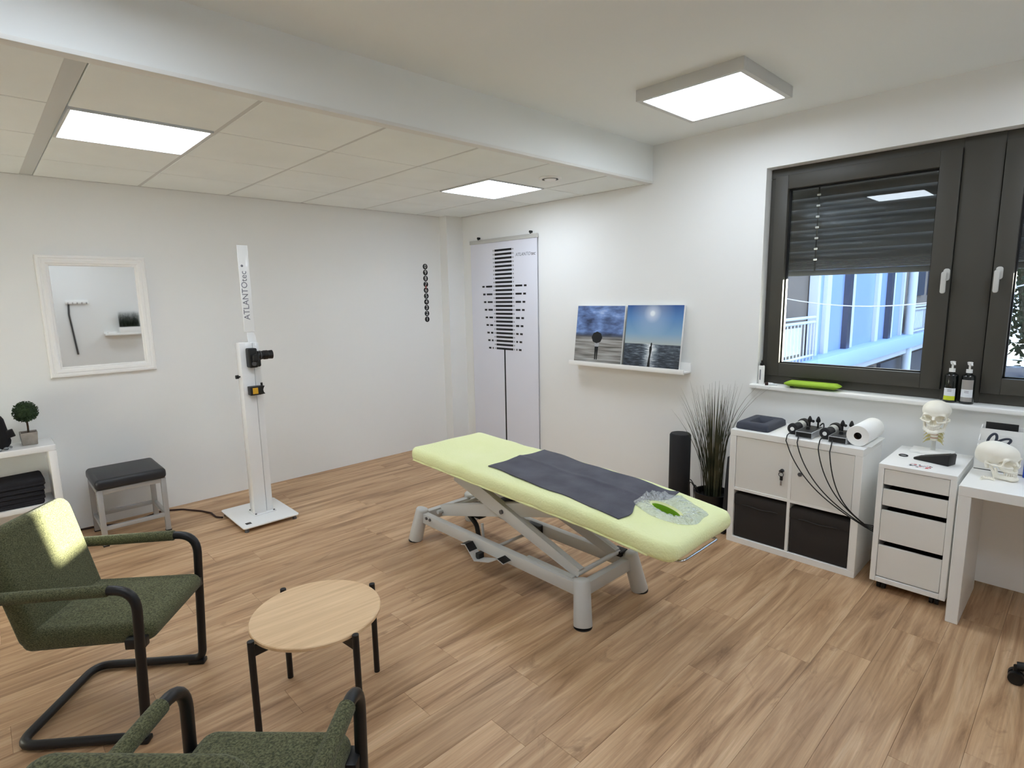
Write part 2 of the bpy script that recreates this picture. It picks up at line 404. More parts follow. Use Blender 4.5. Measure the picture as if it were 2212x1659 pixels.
struct(B(0, XL, YF-.2, YF, -.12, 3.0).build('wall_front', 'wall', smooth=False))
struct(B(0, .13, -.222, 0, 0, ZL).build('trim_1', 'wall', smooth=False))
ceil = struct(B(XB, XL, YF, 0, ZH, 3.0).build('ceiling', 'ceil', smooth=False))
struct(B(XB-.02, XB, YF, 0, ZL+.004, 3.0).build('trim_2', 'ceil', smooth=False))
struct(B(XB-.055, XB+.004, YF, 0, ZL-.004, ZL+.014).build('trim_3', 'trimw', bevel=.002))
mat('plenum', C(74, 74, 72), .9)  # backing darkened to paint the shadow in the tile gaps
low = struct(B(0, XB-.02, YF, 0, ZL+.05, 3.0).build('ceiling', 'plenum', smooth=False))
GX = [0.004, .6064, 1.2314, 1.8564, 2.485]; gy = [-.516-.625*i for i in range(0, 9)]
GY = [-.004]+gy
LIGHTS = [(2, 2), (2, 6)]
tiles = []
for i in range(4):
    for j in range(len(GY)-1):
        y1, y0 = GY[j], GY[j+1]
        if j == 0: y0 = GY[1]
        x0, x1 = GX[i], GX[i+1]
        tiles.append((i, j, x0, x1, y0, y1))
def is_light(x0, x1, y0, y1): return abs(x0-1.2314) < .01 and (abs(y0+1.141) < .01 or abs(y0+3.641) < .01)
for i, j, x0, x1, y0, y1 in tiles:
    if is_light(x0, x1, y0, y1): continue
    if abs(y1+3.641) < .01: y1 -= .05
    B(x0+.005, x1-.005, y0+.011, y1-.011, ZL, ZL+.02).build('ceiling_tile', 'tile', low, bevel=.002, seg=1, smooth=False)
for y in gy:
    wdt = .036 if abs(y+3.641) < .01 else .012
    if abs(y+3.641) < .01: y -= .026
    B(0.004, 2.485, y-wdt, y+wdt*.9, ZL+.003, ZL+.03).build('grid_bar', 'grid', low, smooth=False)
# edge angle where the lowered ceiling meets the walls
B(0, .018, YF, -.222, ZL-.002, ZL+.002).build('edge_angle', 'grid', low, smooth=False)
B(.13, 2.485, -.018, 0, ZL-.002, ZL+.002).build('edge_angle', 'grid', low, smooth=False)
tag(MB().lathe([(.062, 0), (.085, 0), (.085, -.008), (.078, -.014), (.062, -.012)], (2.17, -.80, ZL), 32, caps=(False, False)).build('ceiling_ring', 'whitep'),
    'round white ceiling vent ring in the lowered ceiling', 'vent')
_v = bpy.data.objects['ceiling_ring']
MB().lathe([(.001, -.004), (.061, -.004), (.061, -.001), (.001, -.001)], (2.17, -.80, ZL), 28).build('vent_core', 'black', _v)
MB().lathe([(.001, -.016), (.044, -.016), (.046, -.011), (.001, -.008)], (2.17, -.80, ZL), 28).build('vent_disc', 'whitep', _v)
# recessed and surface light panels
def recessed(x0, x1, y0, y1, label):
    t = thing('ceiling_light', ((x0+x1)/2, (y0+y1)/2, ZL), label, 'light', 'square ceiling light panels'); o = t.location
    m = MB(); f = .012
    for a in ((x0, x1, y0, y0+f), (x0, x1, y1-f, y1), (x0, x0+f, y0+f, y1-f), (x1-f, x1, y0+f, y1-f)): m.box(*a, ZL-.006, ZL+.02)
    m.build('light_frame', 'lampframe', t, off=o)
    B(x0+f, x1-f, y0+f, y1-f, ZL, ZL+.012).build('diffuser', 'panel', t, off=o, smooth=False)
recessed(1.246, 1.842, -3.630, -3.026, 'lit square panel recessed in the lowered ceiling, nearest the mirror')
recessed(1.238, 1.850, -1.130, -.527, 'lit square panel recessed in the lowered ceiling by the black and white banner')
def surface_lamp(cx, cy, label):
    t = thing('ceiling_light', (cx, cy, ZH), label, 'light', 'square ceiling light panels'); h = .315; f = .03
    m = MB()
    for a in ((-h, h, -h, -h+f), (-h, h, h-f, h), (-h, -h+f, -h+f, h-f), (h-f, h, -h+f, h-f)): m.box(*a, -.062, 0)
    m.build('light_frame', 'lampframe', t, bevel=.002)
    B(-h+f, h-f, -h+f, h-f, -.058, -.045).build('diffuser', 'panel', t, smooth=False)
surface_lamp(3.465, -.83, 'lit square panel in a white box frame under the upper ceiling')
surface_lamp(3.32, -3.85, 'lit square panel seen only as a reflection in the window pane')
surface_lamp(5.40, -.83, 'added fill panel, out of view, on the upper ceiling above the desk')  # added lamp outside the view, lifts the room brightness
surface_lamp(5.40, -3.0, 'added fill panel, out of view, on the upper ceiling facing the mirror')  # second added lamp, also unseen, for more fill light

# ------------------------------------------------------------------ windows
def window(name, x0, x1, hx, hside):
    w_ = struct(MB().box(x0, x1, .09, .17, 2.425, WZ1).box(x0, x1, .09, .17, WZ0, 1.062).box(x0, x0+.04, .09, .17, 1.062, 2.425).box(x1-.04, x1, .09, .17, 1.062, 2.425).build(name, 'frame_dark', bevel=.003, seg=1))
    return w_
def sash(win, x0, x1, gx0, gx1, hx):
    z0, z1, g0, g1 = 1.062, 2.435, 1.152, 2.345; a, b_ = .065, .15
    MB().box(x0, gx0, a, b_, z0, z1).box(gx1, x1, a, b_, z0, z1).box(gx0, gx1, a, b_, z0, g0).box(gx0, gx1, a, b_, g1, z1).build('sash', 'frame_dark', win, bevel=.0025, seg=2)
    s_ = [c for c in win.children if c.name.startswith('sash')][-1]
    g = .008
    MB().box(gx0, gx0+g, .1, .13, g0, g1).box(gx1-g, gx1, .1, .13, g0, g1).box(gx0, gx1, .1, .13, g0, g0+g).box(gx0, gx1, .1, .13, g1-g, g1).build('gasket', 'gasket', s_)
    B(gx0, gx1, .120, .124, g0, g1).build('pane', 'pane', win, smooth=False)
    h = MB().slab(.026, .125, .014, .012, .005, mtx=frame((hx, .033, 1.69), (1, 0, 0), (0, 0, 1)))
    h = h.build('handle', 'satin', win)
    MB().cyl((hx, .033, 1.742), (hx, .066, 1.742), .011).slab(.032, .07, .008, .014, .003, mtx=frame((hx+.006, .066, 1.735), (1, 0, 0), (0, 0, 1))).build('handle_rose', 'satin', h)
w1 = window('window_1', 3.44, 4.585, 4.47, 1)
sash(w1, 3.478, 4.497, 3.562, 4.397, 4.472)
w2 = window('window_2', 4.595, 5.95, 4.7, -1)
sash(w2, 4.684, 5.86, 4.772, 5.77, 4.706)
B(4.50, 4.68, .08, .168, 1.0, 2.489).build('mullion', 'frame_dark', w1, bevel=.003)
struct(MB().slab(WX1+.05-3.405, .145, .03, .01, .006, (0, 0, 0)).build('trim_4', 'whitep', loc=((WX1+.05+3.405)/2, .0275, .970)))
# exterior blinds, one per window
def blind(x0, x1, label):
    t = thing('venetian_blind', ((x0+x1)/2, .27, 1.76), label, 'blind', 'outside blinds'); o = t.location
    n = 9; z = 1.905
    sm = None
    for i in range(n):
        zz = z+i*.072
        if sm is None:
            def fn(u, v):
                s_ = (v-.5); a = math.radians(66)
                yy = s_*.098; bul = .013*(1-4*s_*s_)
                return ((u-.5)*(x1-x0), yy*math.cos(a)-bul*math.sin(a), yy*math.sin(a)+bul*math.cos(a))
            ob = MB().grid(fn, 1, 8).build('slat', 'slat', t, solid=.0008, ang=60); sm = ob.data
        else:
            ob = bpy.data.objects.new('slat', sm); COL.objects.link(ob); ob.parent = t
        ob.location = (0, 0, zz-1.76)
    B(x0, x1, .255, .285, 1.762, 1.80).build('bottom_rail', 'slat', t, off=o, bevel=.004)
    for i in range(7): B(x0, x1, .235, .305, 1.802+i*.0095, 1.8095+i*.0095).build('stacked_slat', 'slat', t, off=o)
    for lx in (x0+.21, x1-.11):
        lc = B(lx-.005, lx+.005, .222, .224, 1.79, 2.55).build('ladder_cord', 'black', t, off=o)
        for i in range(n): MB().cyl((lx-.010, .219, z+i*.072-.034), (lx+.010, .219, z+i*.072-.034), .0065, n=8).build('cord_clip', 'whitep', lc, off=o)
    B(x0-.015, x0, .25, .29, .98, 2.56).build('guide_rail', 'greyd', t, off=o)
blind(3.50, 4.50, 'half lowered grey slat blind outside the left window')
blind(4.68, 5.88, 'half lowered grey slat blind outside the right window, at the edge of the picture')

# ------------------------------------------------------------------ outside
struct(B(-30, 40, .35, 60, -3.2, -3.0).build('ground', 'ground', smooth=False))
X0 = 2.0
bl = thing('office_building', (X0-3, 9, -3), 'neighbouring building with glazing coloured pale blue for its sky reflection, seen through the left window', 'building'); o = bl.location
B(X0-6, X0-.12, 3.0, 26, -3, 7).build('wall', 'facade', bl, off=o, smooth=False)
B(X0-.12, X0+.25, 3.4, 26, .38, .64).build('slab', 'facade_slab', bl, off=o, bevel=.01)
B(X0-.12, X0+.10, 3.4, 26, .22, .38).build('slab_edge', 'facade_white', bl, off=o)
ys = [5.50, 6.02, 7.30, 8.95, 10.05, 11.0]
for i in range(len(ys)-1):
    wn = B(X0-.12, X0-.03, ys[i]+.05, ys[i+1]-.05, .64, 3.4).build('window_panel', 'facade_sky_tint', bl, off=o)
    for yy in (ys[i], ys[i+1]-.10): B(X0-.1, X0+.03, yy, yy+.10, .64, 3.4).build('window_post', 'facade_white', wn, off=o)
    if i in (1, 3): B(X0-.03, X0+.06, ys[i+1]-.34, ys[i+1]-.15, .64, 3.4).build('opening', 'facade_dark', wn, off=o)
for yy in (12.2, 14.0, 15.8): 
    B(X0-.12, X0-.06, yy, yy+1.2, 1.5, 3.4).build('window_panel', 'facade_dark', bl, off=o)
for yy in (11.3, 16.2): MB().cyl((X0+.1, yy, -3), (X0+.1, yy, 7), .09).build('downpipe', 'facade_white', bl, off=o)
for i in range(6): B(X0-.12, X0-.05, 5+i*2.4, 6.9+i*2.4, -2.2, .1).build('window_panel', 'facade_dark', bl, off=o)
rl = thing('balcony_railing', (X0+.15, 4.4, .64), 'white balcony railing on the neighbouring building', 'railing'); o = rl.location
for zz in (1.27, 1.20): MB().cyl((X0+.15, 3.5, zz), (X0+.15, 5.05, zz), .022, n=8).build('rail', 'facade_white', rl, off=o)
MB().cyl((X0+.15, 3.5, .70), (X0+.15, 5.05, .70), .018, n=8).build('rail', 'facade_white', rl, off=o)
for i in range(13):
    y_ = 3.5+i*.129; MB().cyl((X0+.15, y_, .64), (X0+.15, y_, 1.20), .010, n=6).build('baluster', 'facade_white', rl, off=o)
B(X0+.13, X0+.145, 3.5, 4.55, .76, 1.14).build('privacy_panel', 'facade_white', rl, off=o)
r2 = copy_tree(rl); r2.location = (X0+.15, 12.2, .64); r2['label'] = 'balcony railing at the far end of the neighbouring building'
pts = [(3.4+(4.9-3.4)*u-.0, 2.6+.35*u, 1.735-.45*(1-(2*u-1)**2)*.42+.06*u) for u in [i/24 for i in range(25)]]
tag(MB().tube([(1.6, 2.2, 2.35)]+[(2.3+2.5*u, 2.2, 1.72-.22*4*u*(1-u)) for u in [i/20 for i in range(21)]]+[(6, 2.2, 2.6)], .006, 6).build('overhead_cable', 'inkgrey'), 'thin overhead cable sagging outside the left window', 'cable')
def bush(name, c, r, n, label, seed):
    rn = np.random.RandomState(seed); t = thing(name, (c[0], c[1], -3), label, 'tree')
    m_ = MB()
    for i in range(n):
        d = rn.normal(size=3); d /= np.linalg.norm(d); p = d*np.array(r)*rn.uniform(.55, 1)**.5
        s_ = rn.uniform(.08, .2); a = Vector(rn.normal(size=3)).normalized()*s_; b_ = Vector(rn.normal(size=3)).normalized()*s_*.7; q = Vector(p)+Vector((0, 0, c[2]+3))
        m_.add([q-a, q+b_, q+a, q-b_], [(0, 1, 2, 3)])
    m_.add([(.84*r[0]*math.cos(2*PI*i/14)*math.sin(PI*j/9), .84*r[1]*math.sin(2*PI*i/14)*math.sin(PI*j/9), c[2]+3+.84*r[2]*math.cos(PI*j/9)) for j in range(10) for i in range(14)],
           [(j*14+i, j*14+(i+1) % 14, (j+1)*14+(i+1) % 14, (j+1)*14+i) for j in range(9) for i in range(14)])
    f_ = m_.build('foliage', 'hedge', t, smooth=False); f_['kind'] = 'stuff'
    MB().tube([(0, 0, 0), (.1, .05, (c[2]+3)*.6), (0, 0, c[2]+3)], [.22, .16, .08], 8).build('trunk', 'bark', t)
bush('garden_tree', (4.75, 24, 2.4), (2.3, 2.0, 6.0), 5000, 'dense dark green tree outside the right window', 1)
tw = thing('shade_building', (12.2, 29, -3), 'plain unseen building added far right to shade the facade', 'building')  # added out of view to keep the low sun off the facade
B(-4.2, 4.3, -1.5, 3, 0, 16).build('wall', 'facade', tw, smooth=False)
B(-4.4, 4.5, -1.7, 3.2, 16, 16.3).build('roof', 'facade_dark', tw)
for i in range(5):
    for j in range(4): B(-3.6+1.6*i, -2.6+1.6*i, -1.54, -1.48, 2+3.4*j, 4+3.4*j).build('window', 'facade_dark', tw)
bush('garden_tree', (11.0, 9.3, 2.2), (1.62, 1.3, 2.8), 3200, 'unseen broad tree added to the right to shade the right window', 2)  # added out of view, blocks the sun at the right window
bs = thing('planter_steps', (4.6, 6.0, -3), 'dark stepped rack with pale stones outside the right window', 'rack'); o = bs.location
for i in range(4):
    B(3.95, 5.8, 5.2+.35*i, 5.45+.35*i, -3, -.1+.22*i).build('step', 'facade_dark', bs, off=o)
    MB().cyl((3.95, 5.18+.35*i, .02+.22*i), (5.8, 5.18+.35*i, .02+.22*i), .012, n=8).build('rail', 'satin', bs, off=o)
    for k in range(9):
        MB().lathe([(.001, 0), (.06, .01), (.055, .06), (.03, .10), (.001, .12)], (4.0+.2*k+.07*(i % 2), 5.33+.35*i, -.1+.22*i), 8).build('stone', 'whitep', bs, off=o)

# ------------------------------------------------------------------ mirror
t = thing('wall_mirror', (0, -3.364, 1.567), 'rectangular mirror in a white moulded frame', 'mirror'); o = t.location
def rect_ring(ins, x): return [(x, -3.689+ins, 1.141+ins), (x, -3.038-ins, 1.141+ins), (x, -3.038-ins, 2.0-ins), (x, -3.689+ins, 2.0-ins)]
fr = MB().rings([rect_ring(i, x) for i, x in ((0, 0), (0, .022), (.006, .030), (.018, .032), (.022, .027), (.030, .026), (.036, .030), (.052, .026), (.060, .018), (.066, .018), (.072, .010), (.075, .004))], caps=(False, False))
fr.build('mirror_frame', 'white', t, off=o, ang=20)
B(.002, .008, -3.689+.07, -3.038-.07, 1.141+.07, 2.0-.07).build('mirror_glass', 'mirror', t, off=o, smooth=False)
# what the mirror shows on the wall behind the camera
t = thing('coat_rack', (XL, -2.77, 1.69), 'white coat rail seen in the mirror', 'coat rack'); o = t.location
B(XL-.03, XL, -2.92, -2.62, 1.665, 1.72).build('board', 'white', t, off=o, bevel=.004)
for i in range(5):
    y = -2.89+.06*i; MB().tube(fillet([(XL-.03, y, 1.68), (XL-.07, y, 1.66), (XL-.075, y, 1.69)], .015), .006, 8).build('hook', 'chrome', t, off=o)
tag(MB().tube(fillet([(XL-.06, -2.885, 1.66), (XL-.05, -2.895, 1.5), (XL-.012, -2.84, .85)], .05), .014, 8).build('hanging_strap', 'black'), 'black strap hanging from the coat rail in the mirror', 'strap')
t = thing('floating_shelf', (XL, -2.19, 1.156), 'small white shelf seen in the mirror', 'shelf'); o = t.location
B(XL-.14, XL, -2.46, -1.90, 1.135, 1.165).build('board', 'white', t, off=o, bevel=.003)
B(XL-.015, XL, -2.46, -1.90, 1.165, 1.20).build('back_lip', 'white', t, off=o)
t = thing('grass_planter', (XL-.08, -2.10, 1.165), 'white box planter of dense artificial grass seen in the mirror', 'planter'); o = t.location
B(-.05, .05, -.15, .15, 0, .10).build('pot', 'white', t, bevel=.004)
m_ = MB(); rn = np.random.RandomState(5)
for i in range(900):
    x_, y_ = rn.uniform(-.045, .045), rn.uniform(-.143, .143); h = rn.uniform(.24, .29); s_ = rn.uniform(-.012, .012, 2)
    m_.add([(x_-.002, y_, .09), (x_+.002, y_+.002, .09), (x_+s_[0], y_+s_[1], .09+h)], [(0, 1, 2)])
tag(m_.build('grass', 'leaf', t, smooth=False), kind='stuff')
tag(B(XL-.12, XL-.04, -2.42, -2.30, 1.165, 1.195).build('small_box', 'white', bevel=.004), 'small white box on the shelf in the mirror', 'box')

# ------------------------------------------------------------------ number strip on the left wall
t = thing('number_strip', (0, -.432, 1.42), 'vertical row of black discs numbered 1 to 0', 'number strip'); o = t.location
for i, ch in enumerate('1234567890'):
    z = 1.426+i*.0628
    d = MB().cyl((.0, -.432, z), (.0025, -.432, z), .030, n=28).build('number_disc', 'ink', t, off=o)
    text(ch, 'numeral', 'numeral', .055, Matrix.Translation((.0028, 0, z-1.42)) @ Matrix(((0, 0, 1, 0), (1, 0, 0, 0), (0, 1, 0, 0), (0, 0, 0, 1))), d)
B(.003, .0036, -.436, -.428, 1.755, 1.79).build('painted_laser_dot', 'red', t, off=o)  # red laser light painted on as a thin coloured bar

# ------------------------------------------------------------------ banner
t = thing('wall_banner', (.79, -.02, 0), 'tall pale banner with black printed bars, hanging in the corner', 'banner'); o = t.location
B(.285, 1.285, -.0225, -.0205, .10, 2.225).build('banner_sheet', 'banner', t, off=o)
B(.280, 1.290, -.034, -.010, 2.215, 2.255).build('top_rail', 'satin', t, off=o, bevel=.004)
B(.280, 1.290, -.034, -.010, .075, .11).build('bottom_rail', 'satin', t, off=o, bevel=.004)
for x in (.415, 1.195): MB().cyl((x, 0, 2.275), (x, -.03, 2.275), .012).cyl((x, -.022, 2.25), (x, -.022, 2.275), .006).build('hook', 'black', t, off=o)
pr_ = MB(); pg = MB(); cx = .80; zt, zb = 2.130, 1.112; NB = 26
for i in range(NB):
    z = zt+(zb-zt)*i/(NB-1); hw = .128
    pr_.box(cx-hw, cx+hw, -.0232, -.0224, z-.0105, z+.0105)
    for sg in (-1, 1): pg.box(cx+sg*(hw+.018)-.010, cx+sg*(hw+.018)+.010, -.0231, -.0224, z-.0075, z+.0075)
    if i >= 9 and (i-9) % 2 == 0:
        u = (i-9)/(NB-10); out = .335-.085*u; inn = .175
        for sg in (-1, 1):
            a, b_ = cx+sg*inn, cx+sg*(out-.06); pr_.box(min(a, b_), max(a, b_), -.0232, -.0224, z-.0095, z+.0095)
            a, b_ = cx+sg*(out-.038), cx+sg*out; pr_.box(min(a, b_), max(a, b_), -.0232, -.0224, z-.0095, z+.0095)
pr_.box(cx-.010, cx+.010, -.0232, -.0224, .12, zb)
pr_.build('printed_bars', 'ink', t, off=o, smooth=False); pg.build('printed_ticks', 'inkpale', t, off=o, smooth=False)
WM = Matrix(((1, 0, 0, 0), (0, 0, -1, 0), (0, 1, 0, 0), (0, 0, 0, 1)))
text('ATLANTO', 'lettering', 'inkgrey', .046, Matrix.Translation((1.088-o[0], -.003, 2.068)) @ WM, t, shear=.25)
text('tec', 'lettering', 'ink', .048, Matrix.Translation((1.230-o[0], -.003, 2.068)) @ WM, t, shear=.25)

# ------------------------------------------------------------------ picture ledge and canvases
t = thing('picture_ledge', (2.34, 0, 1.03), 'white picture ledge on the wall left of the window', 'shelf'); o = t.location
LX0, LX1 = 1.765, 2.925
B(LX0, LX1, -.118, 0, 1.036, 1.050).build('board', 'white', t, off=o, bevel=.002)
B(LX0, LX1, -.012, 0, 1.050, 1.112).build('back_lip', 'white', t, off=o, bevel=.002)
B(LX0, LX1, -.120, -.108, 1.030, 1.068).build('front_lip', 'white', t, off=o, bevel=.002)
def canvas(x0, wdt, h, m, label, y0=-.098, y1=-.030):
    t = thing('canvas_print', (x0+wdt/2, y0, 1.0505), label, 'picture', 'canvas prints on the ledge')
    a = math.atan2(y1-y0, h); t.rotation_euler = (-a, 0, 0)
    B(-wdt/2, wdt/2, -.0, .022, 0, h).build('canvas', 'whitep', t, bevel=.002)
    p = B(-wdt/2+.001, wdt/2-.001, -.0012, -.0003, .001, h-.001).build('print', m, t, smooth=False)
    return t, p
def decal(poly, nm, m, par, y=-.0016):
    MB().prism([(p[0], p[1]) for p in poly], 0, .0004, mtx=Matrix(((1, 0, 0, 0), (0, 0, 1, y), (0, 1, 0, 0), (0, 0, 0, 1)))).build(nm, m, par, smooth=False)
t, p = canvas(1.805, .515, .515, 'print_storm', 'square canvas print of a figure with umbrella under storm clouds')
decal([(-.015+.056*math.cos(a)*(1+.04*math.cos(8*a)), .235+.050*math.sin(a)*(1+.04*math.cos(8*a))) for a in [2*PI*i/32 for i in range(32)]], 'umbrella_print', 'ink', p)
decal([(-.032, .155), (.008, .155), (.014, .19), (-.036, .19)], 'jacket_print', 'inkpale', p)
decal([(-.032, .155), (.008, .155), (.002, .04), (-.008, .04), (-.011, .12), (-.016, .04), (-.027, .04)], 'trousers_print', 'ink', p)
t, p = canvas(2.345, .525, .52, 'print_sea', 'square canvas print of a dark figure standing in a sunlit sea')
decal([(-.028, .005), (.0, .005), (-.004, .08), (.0, .12), (.006, .16), (.003, .185), (.006, .20), (.003, .214), (-.006, .214), (-.009, .20), (-.008, .187), (-.016, .18), (-.018, .15), (-.014, .12), (-.020, .08)], 'figure_print', 'ink', p)

# ------------------------------------------------------------------ camera measuring stand
t = thing('measuring_stand', (.75, -2.61, 0), 'tall white measuring column on a flat white base plate', 'stand'); o = t.location
MB().slab(.52, .41, .012, .025, .004, (0, 0, .030)).build('base_plate', 'whitegloss', t)
for sx in (-1, 1):
    for sy in (-1, 1): MB().cyl((sx*.23, sy*.175, 0), (sx*.23, sy*.175, .031), .016, .012, 14).build('foot', 'greyd', t)
MB().slab(.15, .16, .008, .004, .002, (0, .02, .042)).build('flange', 'whitegloss', t)
for sx in (-1, 1):
    for sy in (-1, 1): MB().cyl((sx*.062, .02+sy*.068, .05), (sx*.062, .02+sy*.068, .057), .007, n=10).build('bolt', 'greyd', t)
B(-.05, .045, -.050, .039, .05, 1.357).build('column', 'whitegloss', t, bevel=.003)
B(-.045, .038, .044, .090, .05, 1.35).build('column_cover', 'whitegloss', t, bevel=.003)
B(-.030, .025, .0392, .0438, .05, 1.34).build('rail_slot', 'black', t)
MB().prism([(.03, 1.30), (.095, 1.30), (.085, 1.40), (.055, 1.47), (.022, 1.47), (.030, 1.38)], -.02, .0, mtx=Matrix(((0, 0, 1, 0), (1, 0, 0, 0), (0, 1, 0, 0), (0, 0, 0, 1)))).build('bracket', 'whitegloss', t, bevel=.002)
sg = B(-.012, .006, .008, .082, 1.43, 2.06).build('sign_panel', 'whitegloss', t, bevel=.005)
UP = Matrix(((0, 0, 1, 0), (0, -1, 0, 0), (1, 0, 0, 0), (0, 0, 0, 1)))   # text running upwards, facing +x
UP = Matrix(((0, 0, 1, 0), (0, -1, 0, 0), (1, 0, 0, 0), (0, 0, 0, 1)))
text('ATLANTO', 'lettering', 'inkgrey', .060, Matrix.Translation((.0064, .037, 1.66)) @ UP, sg)
text('tec', 'lettering', 'inkgrey', .062, Matrix.Translation((.0064, .037, 1.838)) @ UP, sg)
MB().cyl((.006, .030, 1.912), (.0068, .030, 1.912), .009, n=12).build('logo_dot', 'inkgrey', sg)
MB().cyl((0, -.050, 1.105), (0, -.062, 1.105), .006, n=10).cyl((0, -.062, 1.105), (0, -.082, 1.105), .014, n=12).build('clamp_knob', 'black', t)
B(.16, .20, -.165, -.125, .040, .0428).build('power_socket', 'black', t, bevel=.002)
# camera on the stand: body turned upright, lens towards the banner
t = thing('photo_camera', (.80, -2.56, 1.26), 'black photo camera mounted sideways on the white column', 'camera')
MB().slab(.075, .062, .142, .014, .010, (.035, -.035, -.085)).build('body', 'black', t)
MB().slab(.05, .045, .062, .014, .012, (.035, .0, -.082)).build('grip', 'black', t)
MB().slab(.040, .055, .04, .012, .008, mtx=frame((.072, -.03, -.012), (0, 1, 0), (0, 0, 1))).build('prism_housing', 'black', t)
ln = MB().lathe([(.001, 0), (.032, 0), (.034, .010), (.033, .02), (.031, .022), (.031, .055), (.034, .058), (.034, .085), (.031, .088), (.033, .12), (.030, .121), (.027, .10), (.001, .098)], (.035, -.008, .0), 28, axis=(0, 1, 0)).build('lens', 'blackm', t)
MB().lathe([(.0345, .030), (.0352, .031), (.0352, .034), (.0345, .035)], (.035, -.008, 0), 28, axis=(0, 1, 0), caps=(False, False)).build('lens_ring', 'greyd', ln)
MB().lathe([(.001, .099), (.026, .100)], (.035, -.008, 0), 24, axis=(0, 1, 0), caps=(False, False)).build('front_glass', 'bottle', ln)
MB().cyl((.072, -.035, -.055), (.080, -.035, -.055), .016, n=18).build('mode_dial', 'greyd', t)
B(.0722, .0735, -.046, -.02, -.02, .01).build('maker_mark', 'labelg', t)
t = thing('laser_box', (.80, -2.585, .97), 'black laser box with a yellow square on the white column', 'laser')
MB().slab(.06, .075, .065, .004, .004, (.03, -.01, 0)).build('body', 'black', t)
MB().prism([(.02, 0), (.058, .004), (.048, .018), (.045, .035), (.05, .05), (.058, .062), (.02, .065)], .005, .055, mtx=Matrix(((0, 0, 1, 0), (1, 0, 0, 0), (0, 1, 0, 0), (0, 0, 0, 1)))).build('clamp', 'black', t)
B(.0602, .0612, -.032, .006, .010, .055).build('yellow_label', 'yellow', t)
MB().cyl((.03, .045, .06), (.03, .045, .085), .008, n=10).build('thumb_screw', 'black', t)
pts = fillet([(.58, -2.83, .012), (.52, -2.86, .008), (.40, -2.86, .008), (.30, -2.90, .008), (.14, -3.00, .008), (.06, -3.12, .008), (.16, -3.36, .008), (.06, -3.55, .008), (.03, -3.75, .008)], .08, 8)
tag(MB().tube(pts, .007, 8).build('power_cable', 'cablebrown'), 'dark power cable running along the wall from the white base plate', 'cable')

# ------------------------------------------------------------------ stool
t = thing('footstool', (.325, -3.37, 0), 'grey metal stool with a black padded seat below the mirror', 'stool')
X, Y = .185, .19; lw = .016
for sx in (-1, 1):
    for sy in (-1, 1):
        B(sx*X-lw, sx*X+lw, sy*Y-lw, sy*Y+lw, .004, .40).build('leg', 'stool', t, bevel=.002)
        B(sx*X-lw-.002, sx*X+lw+.002, sy*Y-lw-.002, sy*Y+lw+.002, 0, .008).build('foot_cap', 'black', t)
for sy in (-1, 1):
    B(-X+lw, X-lw, sy*Y-.012, sy*Y+.012, .11, .138).build('stretcher', 'stool', t, bevel=.002)
    B(-X+lw, X-lw, sy*Y-.014, sy*Y+.014, .37, .40).build('apron', 'stool', t, bevel=.002)
for sx in (-1, 1):
    B(sx*X-.012, sx*X+.012, -Y+lw, Y-lw, .11, .138).build('stretcher', 'stool', t, bevel=.002)
    B(sx*X-.014, sx*X+.014, -Y+lw, Y-lw, .37, .40).build('apron', 'stool', t, bevel=.002)
MB().slab(.44, .425, .075, .03, .026, (0, 0, .40), warp=lambda x, y, z: (x, y, z+(.010*(1-(x/.23)**2)*(1-(y/.22)**2) if z > .05 else 0))).build('seat_pad', 'leather', t)

# ------------------------------------------------------------------ white side table and what stands on it
t = thing('side_table', (.19, -4.25, 0), 'glossy white side table with a lower shelf beside the mirror', 'table'); o = t.location
YA, YB = -4.78, -3.738
MB().slab(.30, YB-YA, .042, .018, .006, (0, (YA+YB)/2-o[1], .688)).build('top', 'whitegloss', t)
for ya, yb in ((YB-.044, YB), (YA, YA+.044)): B(-.15, .15, ya-o[1], yb-o[1], 0, .69).build('side_panel', 'whitegloss', t, bevel=.006)
B(-.145, .145, YA+.044-o[1], YB-.044-o[1], .303, .337).build('shelf', 'whitegloss', t, bevel=.003)
def folded(c, wx, wy, h, m, label, nm='folded_towel', grp='folded towels on the white shelf', seed=0):
    rn = random.Random(seed)
    t = MB(); rz = rn.uniform(-.03, .03)
    def wp(x, y, z): return (x+.004*math.sin(9*y+seed), y+.004*math.sin(11*x+seed), z+.004*math.sin(7*y+seed*1.3)*(z/h))
    t.slab(wx, wy, h, .02, h*.42, (0, 0, 0), warp=wp)
    ob = t.build(nm, m, loc=c); ob.rotation_euler = (0, 0, rz); tag(ob, label, 'towel', grp)
    L2 = MB().slab(wx*.985, wy*.985, h*.44, .02, h*.2, (0, 0, 0)); L2 = L2.build('fold', m, ob); L2.location = (.006, .003, .0)
ords = ['bottom', 'second from the bottom', 'middle', 'fourth from the bottom', 'top']
zz = .338
for i in range(5):
    h = .032 if i < 4 else .05
    folded((.19, -4.02+.004*i, zz), .25, .37, h, 'towel_dark', 'dark folded towel, %s of the stack on the white shelf' % ords[i], seed=i+1); zz += h-.001
